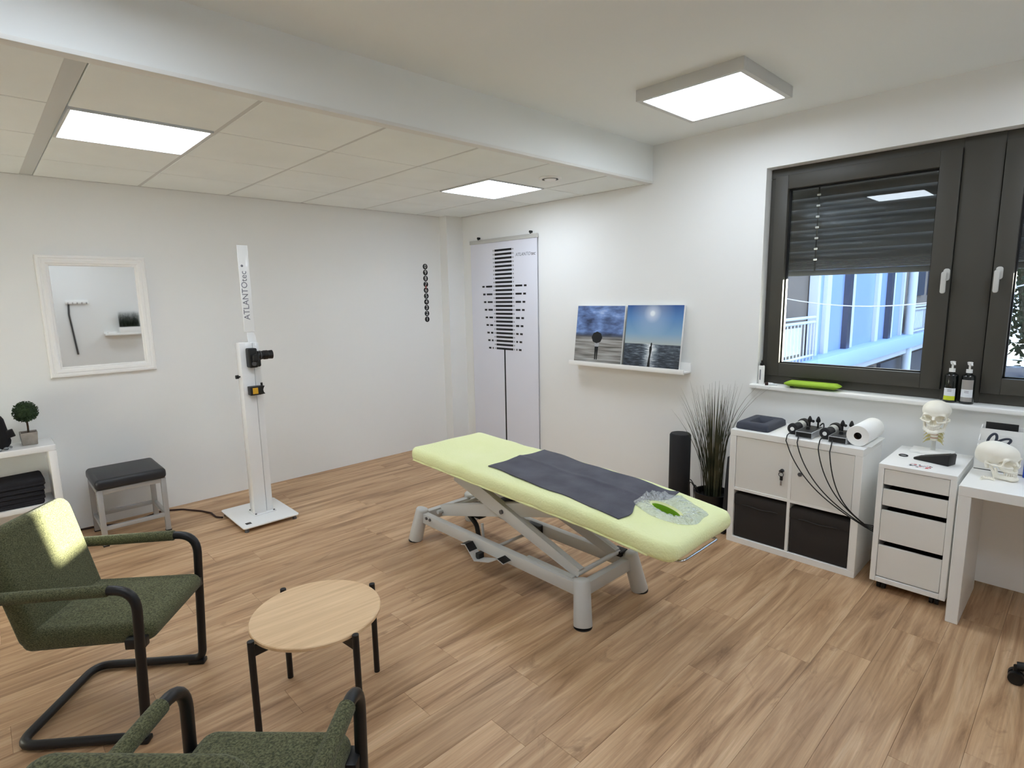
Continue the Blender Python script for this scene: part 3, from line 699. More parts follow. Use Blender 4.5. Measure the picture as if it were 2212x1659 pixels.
# topiary
t = thing('topiary_tree', (.20, -3.862, .731), 'small round topiary tree in a grey cube pot', 'plant')
MB().rings([[(sx*s_, sy*s_, z) for sx, sy in ((-1, -1), (1, -1), (1, 1), (-1, 1))] for s_, z in ((.040, 0), (.046, .086), (.040, .086), (.038, .072))]).build('pot', 'concrete', t, bevel=.003)
B(-.039, .039, -.039, .039, .07, .076).build('soil', 'bark', t)
MB().tube([(0, 0, .07), (.003, .002, .12), (-.002, 0, .19)], .0055, 8).build('stem', 'bark', t)
m_ = MB(); rn = np.random.RandomState(11)
for i in range(1500):
    d = rn.normal(size=3); d /= np.linalg.norm(d); p = Vector(d*.066*rn.uniform(.6, 1.0)**.4)+Vector((0, 0, .222)); a = Vector(d+rn.normal(size=3)*.7).normalized()*.011; b_ = Vector(np.cross(d, rn.normal(size=3))).normalized()*.004
    m_.add([p, p+a*.5+b_, p+a, p+a*.5-b_], [(0, 1, 2, 3)])
m_.lathe([(.001, .160), (.035, .172), (.056, .20), (.058, .235), (.04, .268), (.001, .285)], n=14)
tag(m_.build('foliage', 'leaf', t, smooth=False), kind='stuff')
t = thing('black_bag', (.22, -4.075, .731), 'black soft bag at the left edge of the side table', 'bag')
MB().slab(.17, .24, .24, .06, .05, warp=lambda x, y, z: (x*(1-.25*z/.2), y*(1-.3*z/.2)+.02*math.sin(12*z), z)).build('body', 'blackfab', t)
MB().tube([(0, -.06, .19), (.01, -.05, .245), (.0, .0, .275), (0, .045, .255), (0, .06, .19)], .017, 10).build('handle', 'blackfab', t)
MB().slab(.03, .045, .05, .006, .004, mtx=Matrix.Translation((.04, .125, .075)) @ Matrix.Rotation(.25, 4, 'X')).build('buckle', 'black', t)
for i, (x, y, l) in enumerate(((.29, -3.985, 'nearest the plant pot'), (.315, -4.02, 'at the table edge'), (.25, -3.965, 'furthest back'))):
    tag(MB().lathe([(.001, 0), (.012, .002), (.015, .009), (.009, .017), (.001, .019)], n=7).build('glass_pebble', 'glassbead', loc=(x, y, .731), smooth=False), 'clear glass pebble on the white side table, '+l, 'ornament', 'glass pebbles')

# ------------------------------------------------------------------ armchairs
def make_chair():
    t = thing('armchair', (0, 0, 0), 'x', 'chair', 'green cantilever armchairs')
    W0, W1, LN, ZA, DB = .238, .243, .03, .627, .465; r = .0175
    def side(s):
        return [(s*.12, -.535, ZA-.012), (s*W1, -.545, ZA-.012), (s*W1, LN, ZA), (s*W0, 0, r+.004), (s*W0, -DB, r+.004)]
    L_ = side(-1); R_ = side(1)[::-1]
    pts = fillet(L_+R_, [.06, .085, .045, .07, .07, .045, .085, .06], 8)
    MB().tube(pts, r, 14).build('tube_frame', 'blackm', t, ang=60)
    for s in (-1, 1):
        a = Vector((s*W1, LN-.095, ZA-.002)); b_ = Vector((s*W1, -.47, ZA-.011))
        MB().tube([a, a+(b_-a)*.01, a+(b_-a)*.5, b_-(b_-a)*.01, b_], [.019, .0225, .0225, .0225, .019], 16).build('armrest', 'olive', t)
        B(s*W0-.020, s*W0+.020, -.06, .012, 0, .020).build('floor_glide', 'black', t, bevel=.005)
        B(min(s*W0*.86, s*W1*1.0), max(s*W0*.86, s*W1*1.0), -.035, .035, .385, .425).build('seat_bracket', 'blackm', t, bevel=.004)
    ws = .214
    # seat: side profile swept across the width
    def seat_pt(x, y, z): return (x, y, z+.012*(y/.43)*0)
    dep = .056+.43
    m_ = MB().slab(2*ws, dep, .088, .045, .034, (0, 0, 0), nc=6, ne=5,
                   warp=lambda x, y, z: (x, y+(.056-.43)/2, .374+z+(.006*(1-(x/ws)**2) if z > .04 else 0)-(.018 if z < .04 and y > 0 else 0)*(y/dep*2)**2*-1))
    m_.build('seat', 'olive', t, ang=70)
    ang = math.atan(.24)
    bh = .475; th = .068
    mt = Matrix.Translation((0, -.352-th, .374)) @ Matrix.Rotation(ang, 4, 'X') @ Matrix(((1, 0, 0, 0), (0, 0, -1, th), (0, 1, 0, bh/2), (0, 0, 0, 1)))
    MB().slab(2*ws, bh, th, .055, .026, mtx=mt, nc=7, ne=5, warp=lambda x, y, z: (x, y, z-.020*(1-(x/ws)**2)*(.4+.6*(y/bh+.5)))).build('backrest', 'olive', t, ang=70)
    return t
ch = make_chair(); ch.location = (2.574, -3.61, 0); ch.rotation_euler = (0, 0, .898-PI/2)
ch['label'] = 'green armchair with sunlight on its backrest, left of the coffee table'
c2 = copy_tree(ch); c2.location = (3.669, -3.601, 0); c2.rotation_euler = (0, 0, 2.348-PI/2)
c2['label'] = 'green armchair cut off by the bottom edge, seen from behind'

# ------------------------------------------------------------------ coffee table
t = thing('coffee_table', (3.052, -3.188, 0), 'round oak coffee table with four black legs', 'table')
tp = MB().lathe([(.001, .402), (.248, .402), (.252, .405), (.252, .416), (.249, .419), (.001, .419)], n=72).build('table_top', 'oak', t)
tp.rotation_euler = (0, 0, -.06)
for a in range(4):
    an = math.atan2(.777, .63)+PI/4+a*PI/2; u = Vector((math.cos(an), math.sin(an), 0))
    l = MB().cyl(u*.268, u*.268+Vector((0, 0, .421)), .0125, n=14).build('leg', 'blackm', t)
    MB().mbox(frame(u*.225+Vector((0, 0, .378)), u, (-u.y, u.x, 0)), .09, .012, .040).build('bracket', 'blackm', l)
MB().tube([Vector((math.cos(q), math.sin(q), 0))*.18+Vector((0, 0, .39)) for q in [2*PI*i/40 for i in range(40)]], .009, 8, closed=True).build('under_ring', 'blackm', t)

# ------------------------------------------------------------------ treatment table
BT = (2.73, -1.755, 0)
t = thing('treatment_table', BT, 'height-adjustable treatment table with a pale green fitted cover', 'treatment table'); o = BT
fx0, fx1, fy0, fy1 = 2.025, 3.425, -1.965, -1.545
for lx, fx in ((fx0, fx0-.045), (fx1, fx1+.040)):
    for ly, fy in ((fy0, fy0-.040), (fy1, fy1+.045)):
        top = Vector((lx, ly, .232)); bot = Vector((fx, fy, .005)); d = (top-bot)
        l = MB().tube([bot, bot+d*.02, bot+d*.94, bot+d*.98, top], [.047, .048, .043, .039, .028], 24).build('leg', 'greym', t, off=o, ang=50)
        MB().cyl((fx, fy, 0), (fx, fy, .007), .0475, n=24).build('rubber_foot', 'black', l, off=o)
for y in (fy0, fy1): B(fx0, fx1, y-.022, y+.022, .135, .205).build('side_rail', 'greym', t, off=o, bevel=.004)
for x in (fx0, fx1): B(x-.022, x+.022, fy0, fy1, .135, .205).build('end_rail', 'greym', t, off=o, bevel=.004)
B(3.02, 3.36, fy0+.000, fy0+.030, .205, .212).build('wear_plate', 'satin', t, off=o)
MX0, MX1, MY0, MY1, MT = 2.0, 3.965, -2.048, -1.415, .088
def ztop(x): return .673-.031*(x-2.03)-(max(x-3.52, 0)*.06)
def arm(x0, z0, x1, z1, y, w0, w1, th=.012):
    a = Vector((x0, y, z0)); b_ = Vector((x1, y, z1)); d = (b_-a).normalized(); n = Vector((-d.z, 0, d.x))
    if n.z < 0: n = -n
    ps = [a-n*w0/2, b_-n*w1/2, b_+n*w1/2, a+n*w0/2]
    m_ = MB().rings([[p+Vector((0, -th/2, 0)) for p in ps], [p+Vector((0, th/2, 0)) for p in ps]])
    m_.rings([[p+Vector((0, th/2, 0)) for p in (ps[3]-n*.006, ps[2]-n*.006, ps[2], ps[3])], [p+Vector((0, .035, 0)) for p in (ps[3]-n*.006, ps[2]-n*.006, ps[2], ps[3])]])
    return m_.build('scissor_arm', 'greym', t, off=o, bevel=.002)
for y, sg in ((fy0+.035, 1), (fy1-.070, 1)):
    a1 = arm(3.375, .225, 2.36, .545, y, .055, .10); a2 = arm(2.16, .235, 3.22, .525, y+.028, .075, .085)
    MB().cyl((2.80, y-.018, .408), (2.80, y+.03, .408), .013, n=12).build('pivot_bolt', 'greyd', a1, off=o)
MB().cyl((3.375, fy0+.02, .228), (3.375, fy1-.03, .228), .013).build('cross_tube', 'greym', t, off=o)
MB().cyl((2.17, fy0+.02, .235), (2.17, fy1-.03, .235), .013).build('cross_tube', 'greym', t, off=o)
MB().cyl((2.42, fy0+.03, .53), (2.42, fy1-.04, .53), .015).build('cross_tube', 'greyd', t, off=o)
MB().cyl((3.18, fy0+.03, .51), (3.18, fy1-.04, .51), .015).build('cross_tube', 'greyd', t, off=o)
for y in (fy0+.06, fy1-.06):
    m_ = MB(); a = ztop(2.10)-MT-.004; b_ = ztop(3.5)-MT-.004
    m_.rings([[(2.10, y-.018, a-.028), (2.10, y+.018, a-.028), (2.10, y+.018, a), (2.10, y-.018, a)], [(3.50, y-.018, b_-.028), (3.50, y+.018, b_-.028), (3.50, y+.018, b_), (3.50, y-.018, b_)]])
    m_.build('top_rail', 'greyd', t, off=o)
# lift motor, lever and pedal
MB().tube([(2.36, -1.75, .25), (2.72, -1.75, .42)], .03, 14).tube([(2.72, -1.75, .42), (2.95, -1.75, .50)], .014, 12).build('lift_motor', 'black', t, off=o)
MB().slab(.10, .07, .09, .01, .01, (2.36-o[0], -1.75-o[1], .20)).build('motor_box', 'black', t)
MB().slab(.12, .05, .08, .008, .006, (2.72-o[0], fy1-.035-o[1], .125)).build('control_unit', 'black', t)
MB().tube(fillet([(2.66, fy0+.03, .12), (2.66, fy1-.02, .12)], .01), .010, 10).tube([(2.55, -1.87, .12), (2.54, -1.87, .24)], .009, 8).build('lever_rod', 'greym', t, off=o)
MB().tube(fillet([(2.30, -1.80, .235), (2.40, -1.80, .17), (2.42, -1.79, .03)], .05), .016, 10).build('hose', 'black', t, off=o)
def strip(path, y0, y1, th, nm, m, par):
    return MB().rings([[(x, y0, z), (x, y1, z), (x, y1, z-th), (x, y0, z-th)] for x, z in path]).build(nm, m, par, off=o, ang=20)
yp0, yp1 = fy0-.085, fy0-.02
pd = strip([(2.545, .165), (2.585, .175), (2.665, .098), (2.80, .135), (2.875, .178), (2.925, .165)], yp0, yp1, .005, 'foot_pedal', 'greym', t)
strip([(2.545, .1665), (2.585, .1765), (2.625, .140)], yp0+.002, yp1-.002, .0012, 'pedal_pad', 'black', pd)
strip([(2.86, .1705), (2.875, .1795), (2.925, .1668)], yp0+.002, yp1-.002, .0012, 'pedal_pad', 'black', pd)
B(2.655, 2.685, fy0-.06, fy0-.02, .085, .135).build('pedal_hinge', 'black', pd, off=o)
for x in (2.10, 2.14): MB().cyl((x, fy0-.03, .185), (x, fy0-.018, .185), .010, n=10).build('rail_bolt', 'greyd', t, off=o)
B(3.33, 3.40, fy1-.05, fy1+.02, .205, .235).build('stop_bracket', 'black', t, off=o, bevel=.004)
# mattress with face slot
st = []
def loft_mattress():
    rs = []; n = 60; NS = 9
    L_ = MX1-MX0
    us = sorted(set([0, .004, .010, .02, .035, .055, .08]+[.08+i*(L_-.16)/44 for i in range(45)]+[L_-q for q in (0, .004, .010, .02, .035, .055, .08)]))
    for u in us:
        e = min(u, L_-u); x = MX0+u
        rc = .08; ins = rc*(1-math.sqrt(max(0, 1-(1-min(e, rc)/rc)**2)))*.8
        re = .038; zi = re*(1-math.sqrt(max(0, 1-(1-min(e, re)/re)**2)))
        w_ = (MY1-MY0)/2-ins; h = MT-2*zi; zt_ = ztop(x); zc = zt_-MT/2; yc = (MY0+MY1)/2; ring = []
        if x > 3.55: w_ -= .012*min(1, (x-3.55)/.2)
        r = min(.036, h/2-.001, w_-.01)
        for cx_, cz_, a0 in ((1, 1, 0), (-1, 1, PI/2), (-1, -1, PI), (1, -1, 1.5*PI)):
            for k in range(8):
                a = a0+PI/2*k/7; ring.append((yc+cx_*(w_-r)+r*math.cos(a), zc+cz_*(h/2-r)+r*math.sin(a)))
        # subdivide flat spans
        out = []
        for k in range(len(ring)):
            p, q = ring[k], ring[(k+1) % len(ring)]; out.append(p)
            if abs(p[0]-q[0])+abs(p[1]-q[1]) > .12:
                for s_ in range(1, 10): out.append((p[0]+(q[0]-p[0])*s_/10, p[1]+(q[1]-p[1])*s_/10))
        rs.append([(x, a_+.0025*math.sin(31*x+a_*7)*(1 if e > .05 else 0), b_+.0016*math.sin(23*x+19*a_)) for a_, b_ in out])
    nn = min(len(r) for r in rs); mx = max(len(r) for r in rs)
    rs = [r for r in rs if len(r) == mx]
    return MB().rings(rs)
cut = MB()
hc = (3.735, -1.695)
def slot(sc, z): return [(hc[0]+(.088*math.cos(a)*sc if True else 0), hc[1]-.018*math.cos(a)*sc+(.040*math.sin(a))*sc, z) for a in [2*PI*i/28 for i in range(28)]]
cut.rings([slot(1, .40), slot(1, .75)])
cutter = cut.build('cut', 'hole_green', off=o); cutter.location = o
mt_ = loft_mattress().build('mattress', 'terry', t, off=o, ang=80)
md = mt_.modifiers.new('b', 'BOOLEAN'); md.object = cutter; md.operation = 'DIFFERENCE'; md.solver = 'EXACT'
bpy.context.view_layer.update()
_me = bpy.data.meshes.new_from_object(mt_.evaluated_get(bpy.context.evaluated_depsgraph_get()))
mt_.modifiers.clear(); mt_.data = _me
bpy.data.objects.remove(cutter)
# the slot is lined with the darker green vinyl of the couch
sl_ = MB().rings([[(p[0], p[1], ztop(p[0])+dz) for p in slot(sc, 0)] for sc, dz in ((1.0, -.006), (.93, -.012), (.93, -.095))], caps=(False, True))
sl_.build('face_slot', 'hole_green', mt_, off=o)
# hem of the fitted cover
hem = []
for x in [MX0+.05+i*(MX1-MX0-.17)/30 for i in range(31)]: hem.append((x, MY0+.009+.002*math.sin(40*x)+.014*max(0, (x-3.55)/.4), ztop(x)-MT+.012))
MB().tube(hem, .006, 8).build('cover_hem', 'terry', mt_, off=o)
# paper-roll bar under the head end
zb_ = ztop(3.9)-.14
MB().tube(fillet([(3.80, -1.93, zb_+.05), (3.86, -1.93, zb_+.02), (3.96, -1.925, zb_+.040), (3.96, -1.60, zb_+.040), (3.86, -1.56, zb_+.02), (3.80, -1.56, zb_+.05)], .03), .006, 10).build('roll_bar', 'chrome', t, off=o)

def drape(name, m, fn_xy, nu, nv, lift, label, cat, th=.004, wob=None, mats=None):
    def fn(u, v):
        x, y = fn_xy(u, v); z = ztop(x)+lift
        d = (y-MY0); 
        if d < .036: z -= .036-math.sqrt(max(0, .036**2-(.036-max(d, 0))**2))
        if wob: z += wob(u, v, x, y)
        return (x, y, z)
    return tag(MB().grid(fn, nu, nv).build(name, m, solid=th, ang=80), label, cat)
def txy(u, v):
    A, Bq, Cq, D = Vector((2.675, -1.925)), Vector((2.675, -1.435)), Vector((3.685, -1.485)), Vector((3.655, -1.975))
    p = (A*(1-v)+Bq*v)*(1-u)+(D*(1-v)+Cq*v)*u
    if u > .9: p.x -= .06*math.sin(PI*min(1, max(0, (v-.12)/.75)))**2*(u-.9)/.1
    return p.x+.006*math.sin(9*v), p.y+.006*math.sin(12*u)
drape('charcoal_towel', 'towel', txy, 60, 36, .007, 'charcoal towel spread over the pale green treatment table', 'towel', .005,
      lambda u, v, x, y: .002*math.sin(22*u+4*v)+.0018*math.sin(15*v+6*u)+.004*math.exp(-((v-.55-.05*u)/.03)**2)+(.012*max(0, (u-.94)/.06)*max(0, (v-.8)/.2)))
# crinkled film ring around the face slot
rn = random.Random(9)
ph = [rn.uniform(0, 6.3) for _ in range(12)]
def film(u, v):
    a = 2*PI*u; co, si = math.cos(a), math.sin(a)
    sup = (abs(co)**3.2+abs(si)**3.2)**(-1/3.2)
    rin = (.098*co, .048*si-.018*co); ro = (.168*co*sup*1.0+.008, .142*si*sup+.008*math.sin(5*a)-.01*co)
    k = v; x = hc[0]+rin[0]*(1-k)+ro[0]*k+.006*math.sin(7*a+ph[0])*k; y = hc[1]+.025*k+rin[1]*(1-k)+ro[1]*k
    puff = .024*math.sin(PI*min(1, k*1.0))**.8*(1.0 if si > 0 and co < .3 else .62)
    z = ztop(x)+.004+max(0, puff*(1+.28*math.sin(13*a+ph[1])*math.sin(6*k+ph[2])+.22*math.sin(23*a+ph[3]+5*k)))+(.004*math.sin(40*a+9*k))*k*(1-k)*4
    if k > .98: z = ztop(x)+.0015
    return (x, y, z)
tag(MB().grid(film, 110, 22).build('plastic_film', 'film', ang=30), 'clear crinkled plastic cover around the face slot of the treatment table', 'cover')

# ------------------------------------------------------------------ cube cabinet
KX, KY, KW, KD, KH = 3.5075, -.53, .77, .39, .77
t = thing('cube_cabinet', (KX+KW/2, KY+KD/2, 0), 'white four-compartment cabinet under the window', 'cabinet'); o = t.location
MB().box(KX, KX+KW, KY, KY+KD, KH-.04, KH).box(KX, KX+KW, KY, KY+KD, 0, .04).box(KX, KX+.04, KY, KY+KD, .04, KH-.04).box(KX+KW-.04, KX+KW, KY, KY+KD, .04, KH-.04).build('body', 'white', t, off=o, bevel=.0015, seg=1)
mid = KX+KW/2
B(mid-.0085, mid+.0085, KY+.003, KY+KD, .04, KH-.04).build('divider', 'white', t, off=o)
B(KX+.04, KX+KW-.04, KY+.002, KY+KD, KH/2-.0085-.012, KH/2+.0085-.012).build('shelf', 'white', t, off=o)
B(KX+.04, KX+KW-.04, KY+KD-.004, KY+KD, .04, KH-.04).build('back', 'white', t, off=o)
zs = KH/2-.004
for i, (a, b_, yy) in enumerate(((KX+.042, mid-.009, KY+.006), (mid+.009, KX+KW-.042, KY+.002))):
    d = B(a, b_, yy, yy+.016, zs, KH-.043).build('door', 'front', t, off=o, bevel=.0015, seg=1)
    lx = (3.845 if i == 0 else 3.950)
    lk = MB().cyl((lx, yy-.006, .556), (lx, yy+.002, .556), .012, n=16).build('lock', 'greyd', d, off=o)
    if i == 0:
        MB().mbox(Matrix.Translation((lx, yy-.015, .556)), .024, .018, .006).tube([(lx+.014*math.cos(q), yy-.018, .535+.014*math.sin(q)) for q in [2*PI*k/16 for k in range(16)]], .002, 6, closed=True).mbox(Matrix.Translation((lx+.003, yy-.018, .512)), .016, .006, .026).build('key', 'black', d, off=o)
        MB().mbox(Matrix.Translation((lx+.002, yy-.016, .482)), .010, .004, .034).build('spare_key', 'chrome', d, off=o)
for i, (a, b_, l) in enumerate(((KX+.044, mid-.012, 'left'), (mid+.012, KX+KW-.046, 'right'))):
    tt = thing('fabric_bin', ((a+b_)/2, KY+.19, .041), 'dark grey fabric bin in the lower %s compartment of the white cabinet' % l, 'storage bin', 'fabric bins'); oo = tt.location
    B(a, b_, KY+.012, KY+.37, .041, .338 if i == 0 else .332).build('body', 'fabricbox', tt, off=oo, bevel=.006)
    B(a-.001, b_+.001, KY+.008, KY+.013, .268, .335 if i == 0 else .328).build('front_flap', 'fabricbox', tt, off=oo, bevel=.002)
    MB().tube([(a+.05+(b_-a-.1)*u, KY+.008-.004*math.sin(PI*u), .268+.003*math.sin(9*u)) for u in [k/12 for k in range(13)]], .004, 6).build('seam', 'fabricbox', tt, off=oo)
# face cushion
t = thing('face_cushion', (3.625, -.335, KH), 'grey foam face cushion with an oval hole on the white cabinet', 'cushion')
outer = lambda ins, z: [(cx_*(.108-ins-.02)+.02*math.cos(a0+PI/2*k/5), cy_*(.155-ins-.02)+.02*math.sin(a0+PI/2*k/5), z) for cx_, cy_, a0 in ((1, 1, 0), (-1, 1, PI/2), (-1, -1, PI), (1, -1, 1.5*PI)) for k in range(6)]
def oval(rx, ry, z):
    out = []
    for p in outer(0, 0):
        a = math.atan2(p[1]/.155, p[0]/.108); out.append((rx*math.cos(a), ry*math.sin(a), z))
    return out
MB().rings([outer(.004, 0), outer(0, .006), outer(.004, .036), outer(.016, .046), outer(.026, .047), oval(.066, .105, .043), oval(.056, .085, .022), oval(.052, .08, .0)], caps=(False, False)).build('foam_body', 'foamblue', t, ang=50)
# two massage units with control boxes
def hand_unit(cx_, cy_, label):
    t = thing('massage_unit', (cx_, cy_, KH), label, 'device', 'massage units on the cabinet'); ax = Vector((.10, 1, .06)).normalized(); oo = Vector((-.012, -.09, .036))
    B(-.035, .03, -.085, .12, 0, .006).build('tray', 'black', t, bevel=.002)
    MB().lathe([(.001, 0), (.020, 0), (.033, .004), (.034, .018), (.027, .022), (.025, .05), (.026, .085)], oo, 24, axis=ax).build('grip', 'foam', t)
    MB().lathe([(.026, .085), (.028, .088), (.028, .128), (.026, .130)], oo, 24, axis=ax).build('sleeve', 'satin', t)
    MB().lathe([(.026, .130), (.034, .132), (.036, .15), (.034, .165), (.012, .175), (.010, .20), (.001, .20)], oo, 24, axis=ax).build('head', 'black', t)
    MB().lathe([(.001, -.004), (.012, -.003), (.013, .003), (.001, .004)], oo, 16, axis=ax).build('end_cap', 'paper', t)
    p = oo+ax*.19; MB().tube([p, p+Vector((.02, .02, .012)), p+Vector((.04, .0, .014))], .009, 10).build('nozzle', 'black', t)
hand_unit(3.866, -.335, 'black cylindrical massage unit nearest the foam cushion')
hand_unit(4.052, -.335, 'black cylindrical massage unit nearest the paper roll')
def control(cx_, cy_, label):
    t = thing('control_box', (cx_, cy_, KH), label, 'device', 'control boxes on the cabinet')
    B(-.048, .048, -.105, .105, .002, .040).build('case', 'box_grey', t, bevel=.002)
    B(-.042, .042, -.099, .099, .040, .0415).build('face_plate', 'black', t)
    B(-.044, .044, -.1065, -.105, .006, .036).build('front_plate', 'black', t)
    for dx, dy in ((-.018, .045), (.026, .060)):
        k = MB().cyl((dx, dy, .041), (dx, dy, .078), .0055, n=10).lathe([(.001, .076), (.011, .077), (.014, .085), (.010, .10), (.004, .112), (.001, .113)], (dx, dy, 0), 14).build('knob', 'black', t)
    MB().cyl((-.005, -.02, .041), (-.005, -.02, .058), .012, .009, 14).build('dial', 'black', t)
    MB().tube(fillet([(.03, .08, .05), (.05, .08, .075), (.062, .055, .055), (.058, .04, .02)], .02), .004, 8).build('lead', 'black', t)
control(3.940, -.375, 'grey control box with two black knobs beside the left massage unit')
control(4.125, -.375, 'grey control box with two black knobs beside the paper roll')
# paper roll
t = thing('paper_roll', (4.225, -.32, KH), 'white paper roll lying at the right end of the cabinet', 'paper roll'); ax = (.02, 1, 0)
MB().lathe([(.020, 0), (.058, 0), (.060, .003), (.060, .287), (.058, .29), (.020, .29)], (0, -.145, .0605), 40, axis=ax, caps=(False, False)).build('paper', 'paper', t)
MB().lathe([(.0195, .002), (.0205, .0), (.0205, .29), (.0195, .29)], (0, -.145, .0605), 24, axis=ax, caps=(False, False)).build('core', 'bark', t)
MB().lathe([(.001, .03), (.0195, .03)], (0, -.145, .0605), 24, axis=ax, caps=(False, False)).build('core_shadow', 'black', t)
MB().grid(lambda u, v: (.02+.052*u, -.143+.286*v, .002+.004*u*u), 6, 1).build('loose_end', 'paper', t, solid=.0006)
# cables
ends = [((3.850, -.425, .79), .10, 'first'), ((3.915, -.48, .785), .2, 'second'), ((4.035, -.425, .79), .3, 'third'), ((4.100, -.48, .785), .4, 'fourth')]
tgt = (4.318, -.565, .335)
for i, (p, s_, l) in enumerate(ends):
    P0 = Vector(p); e = Vector((p[0]+.012, -.536, .772)); T = Vector((tgt[0], tgt[1]+.006*i, tgt[2]+.008*i))
    drop = [Vector((e.x+(T.x-e.x)*u**1.25+(-.012)*math.sin(PI*u), -.540-.03*math.sin(PI*u)-.012*u-.007*i, e.z+(T.z-e.z)*(u**.92)-.030*math.sin(PI*u)*(1 if i < 3 else 1.6))) for u in [k/18 for k in range(1, 19)]]
    pts = fillet([P0, Vector((e.x, -.525, .786)), Vector((e.x, -.541, .755))], .012, 5)+drop+[T+Vector((.025, .06, -.03)), Vector((4.335, -.30, .20-.02*i)), Vector((4.33, -.20, .02))]
    tag(MB().tube(pts, .0032, 8).build('device_cable', 'cable'), 'black cable hanging over the cabinet front, %s from the left' % l, 'cable', 'device cables')

# ------------------------------------------------------------------ drawer unit
DX0, DX1, DY0, DY1, DZ = 4.365, 4.707, -.58, -.08, .724
t = thing('drawer_unit', ((DX0+DX1)/2, (DY0+DY1)/2, 0), 'white four-drawer unit on black castors', 'drawer unit'); o = t.location
MB().box(DX0, DX1, DY0, DY1, DZ-.024, DZ).box(DX0, DX0+.027, DY0, DY1, .05, DZ-.024).box(DX1-.027, DX1, DY0, DY1, .05, DZ-.024).box(DX0+.027, DX1-.027, DY0, DY1, .05, .078).box(DX0+.027, DX1-.027, DY1-.012, DY1, .078, DZ-.024).build('body', 'white', t, off=o, bevel=.0015, seg=1)
for z0, z1 in ((.612, .697), (.494, .586), (.292, .466), (.084, .264)):
    d = B(DX0+.029, DX1-.029, DY0+.004, DY0+.020, z0, z1).build('drawer_front', 'front', t, off=o, bevel=.0015, seg=1)
    MB().box(DX0+.032, DX1-.032, DY0+.07, DY1-.02, z0-.004, z1-.03).build('drawer_box', 'gasket', d, off=o)
for sx in (DX0+.05, DX1-.05):
    for sy in (DY0+.05, DY1-.05):
        c_ = MB().cyl((sx-.02, sy, .025), (sx-.004, sy, .025), .025, n=18).cyl((sx+.004, sy, .025), (sx+.02, sy, .025), .025, n=18).cyl((sx, sy, .025), (sx, sy, .05), .010, n=10).build('castor', 'black', t, off=o)
# skulls
def sd_ell(X, Y, Z, c, r):
    k0 = np.sqrt(((X-c[0])/r[0])**2+((Y-c[1])/r[1])**2+((Z-c[2])/r[2])**2); k1 = np.sqrt(((X-c[0])/r[0]**2)**2+((Y-c[1])/r[1]**2)**2+((Z-c[2])/r[2]**2)**2)+1e-9
    return k0*(k0-1)/k1
def sd_cap(X, Y, Z, a, b, r):
    a = np.array(a, float); b = np.array(b, float); d = b-a; t_ = np.clip(((X-a[0])*d[0]+(Y-a[1])*d[1]+(Z-a[2])*d[2])/(d@d), 0, 1)
    return np.sqrt((X-a[0]-t_*d[0])**2+(Y-a[1]-t_*d[1])**2+(Z-a[2]-t_*d[2])**2)-r
def smin(a, b, k): h = np.clip(.5+.5*(b-a)/k, 0, 1); return b*(1-h)+a*h-k*h*(1-h)
def smax(a, b, k): return -smin(-a, -b, k)
def skull_fn(X, Y, Z):
    A = np.abs(X)
    v = sd_ell(X, Y, Z, (0, -1.3, 13.8), (6.9, 8.4, 6.3))
    v = smin(v, sd_ell(X, Y, Z, (0, 3.9, 13.5), (5.6, 4.5, 5.2)), 1.5)
    v = smin(v, sd_ell(X, Y, Z, (0, -5.2, 11), (5.6, 4.8, 4.5)), 1.5)
    v = smin(v, sd_ell(X, Y, Z, (0, 4.6, 8.2), (4.2, 3.6, 4.2)), 1.0)
    v = smin(v, sd_cap(A, Y, Z, (0.6, 7.6, 11.9), (4.4, 6.9, 12.0), .85), .8)
    v = smax(v, -sd_ell(A, Y, Z, (7.7, 4.4, 10.6), (2.5, 3.4, 3.2)), .7)
    v = smin(v, sd_cap(A, Y, Z, (4.7, 6.6, 11.9), (5.2, 5.9, 9.0), .7), .4)
    v = smin(v, sd_cap(A, Y, Z, (1.6, 7.9, 7.7), (5.1, 6.4, 7.9), .72), .4)
    v = smin(v, sd_cap(A, Y, Z, (5.1, 6.2, 7.9), (6.6, 2.6, 8.2), .55), .3)
    v = smin(v, sd_cap(A, Y, Z, (6.6, 2.6, 8.2), (6.4, -1.2, 8.6), .45), .3)
    v = smin(v, sd_ell(X, Y, Z, (0, 6.0, 5.6), (3.0, 2.9, 2.0)), .8)
    v = smin(v, sd_cap(A, Y, Z, (5.2, -1.8, 8.5), (5.0, -1.4, 6.0), .9), .8)
    v = smin(v, sd_cap(A, Y, Z, (.35, 8.0, 11.2), (.35, 9.2, 9.2), .45), .4)
    v = smax(v, -sd_ell(A, Y, Z, (3.1, 7.9, 9.95), (2.25, 4.8, 2.0)), .3)
    v = smax(v, -sd_ell(A, Y, Z, (.62, 8.8, 7.3), (.85, 3.6, 1.9)), .25)
    v = smax(v, -sd_ell(X, Y, Z, (0, 2.2, 4.6), (2.2, 3.0, 2.0)), .5)
    v = smax(v, -sd_ell(A, Y, Z, (5.4, 3.2, 6.8), (1.25, 2.4, 1.6)), .4)
    return v
def jaw_fn(X, Y, Z):
    A = np.abs(X)
    v = sd_cap(A, Y, Z, (0, 8.2, 1.3), (1.4, 8.0, 1.3), 1.15)
    v = smin(v, sd_cap(A, Y, Z, (1.4, 8.0, 1.4), (4.4, 2.6, 1.9), .95), .6)
    v = smin(v, sd_cap(A, Y, Z, (1.4, 7.8, 2.4), (3.9, 3.4, 2.8), .70), .6)
    v = smin(v, sd_cap(A, Y, Z, (4.5, 2.4, 2.0), (5.1, .6, 6.6), .75), .6)
    v = smin(v, sd_cap(A, Y, Z, (4.5, 3.4, 2.6), (5.0, 2.8, 6.4), .55), .8)
    return v
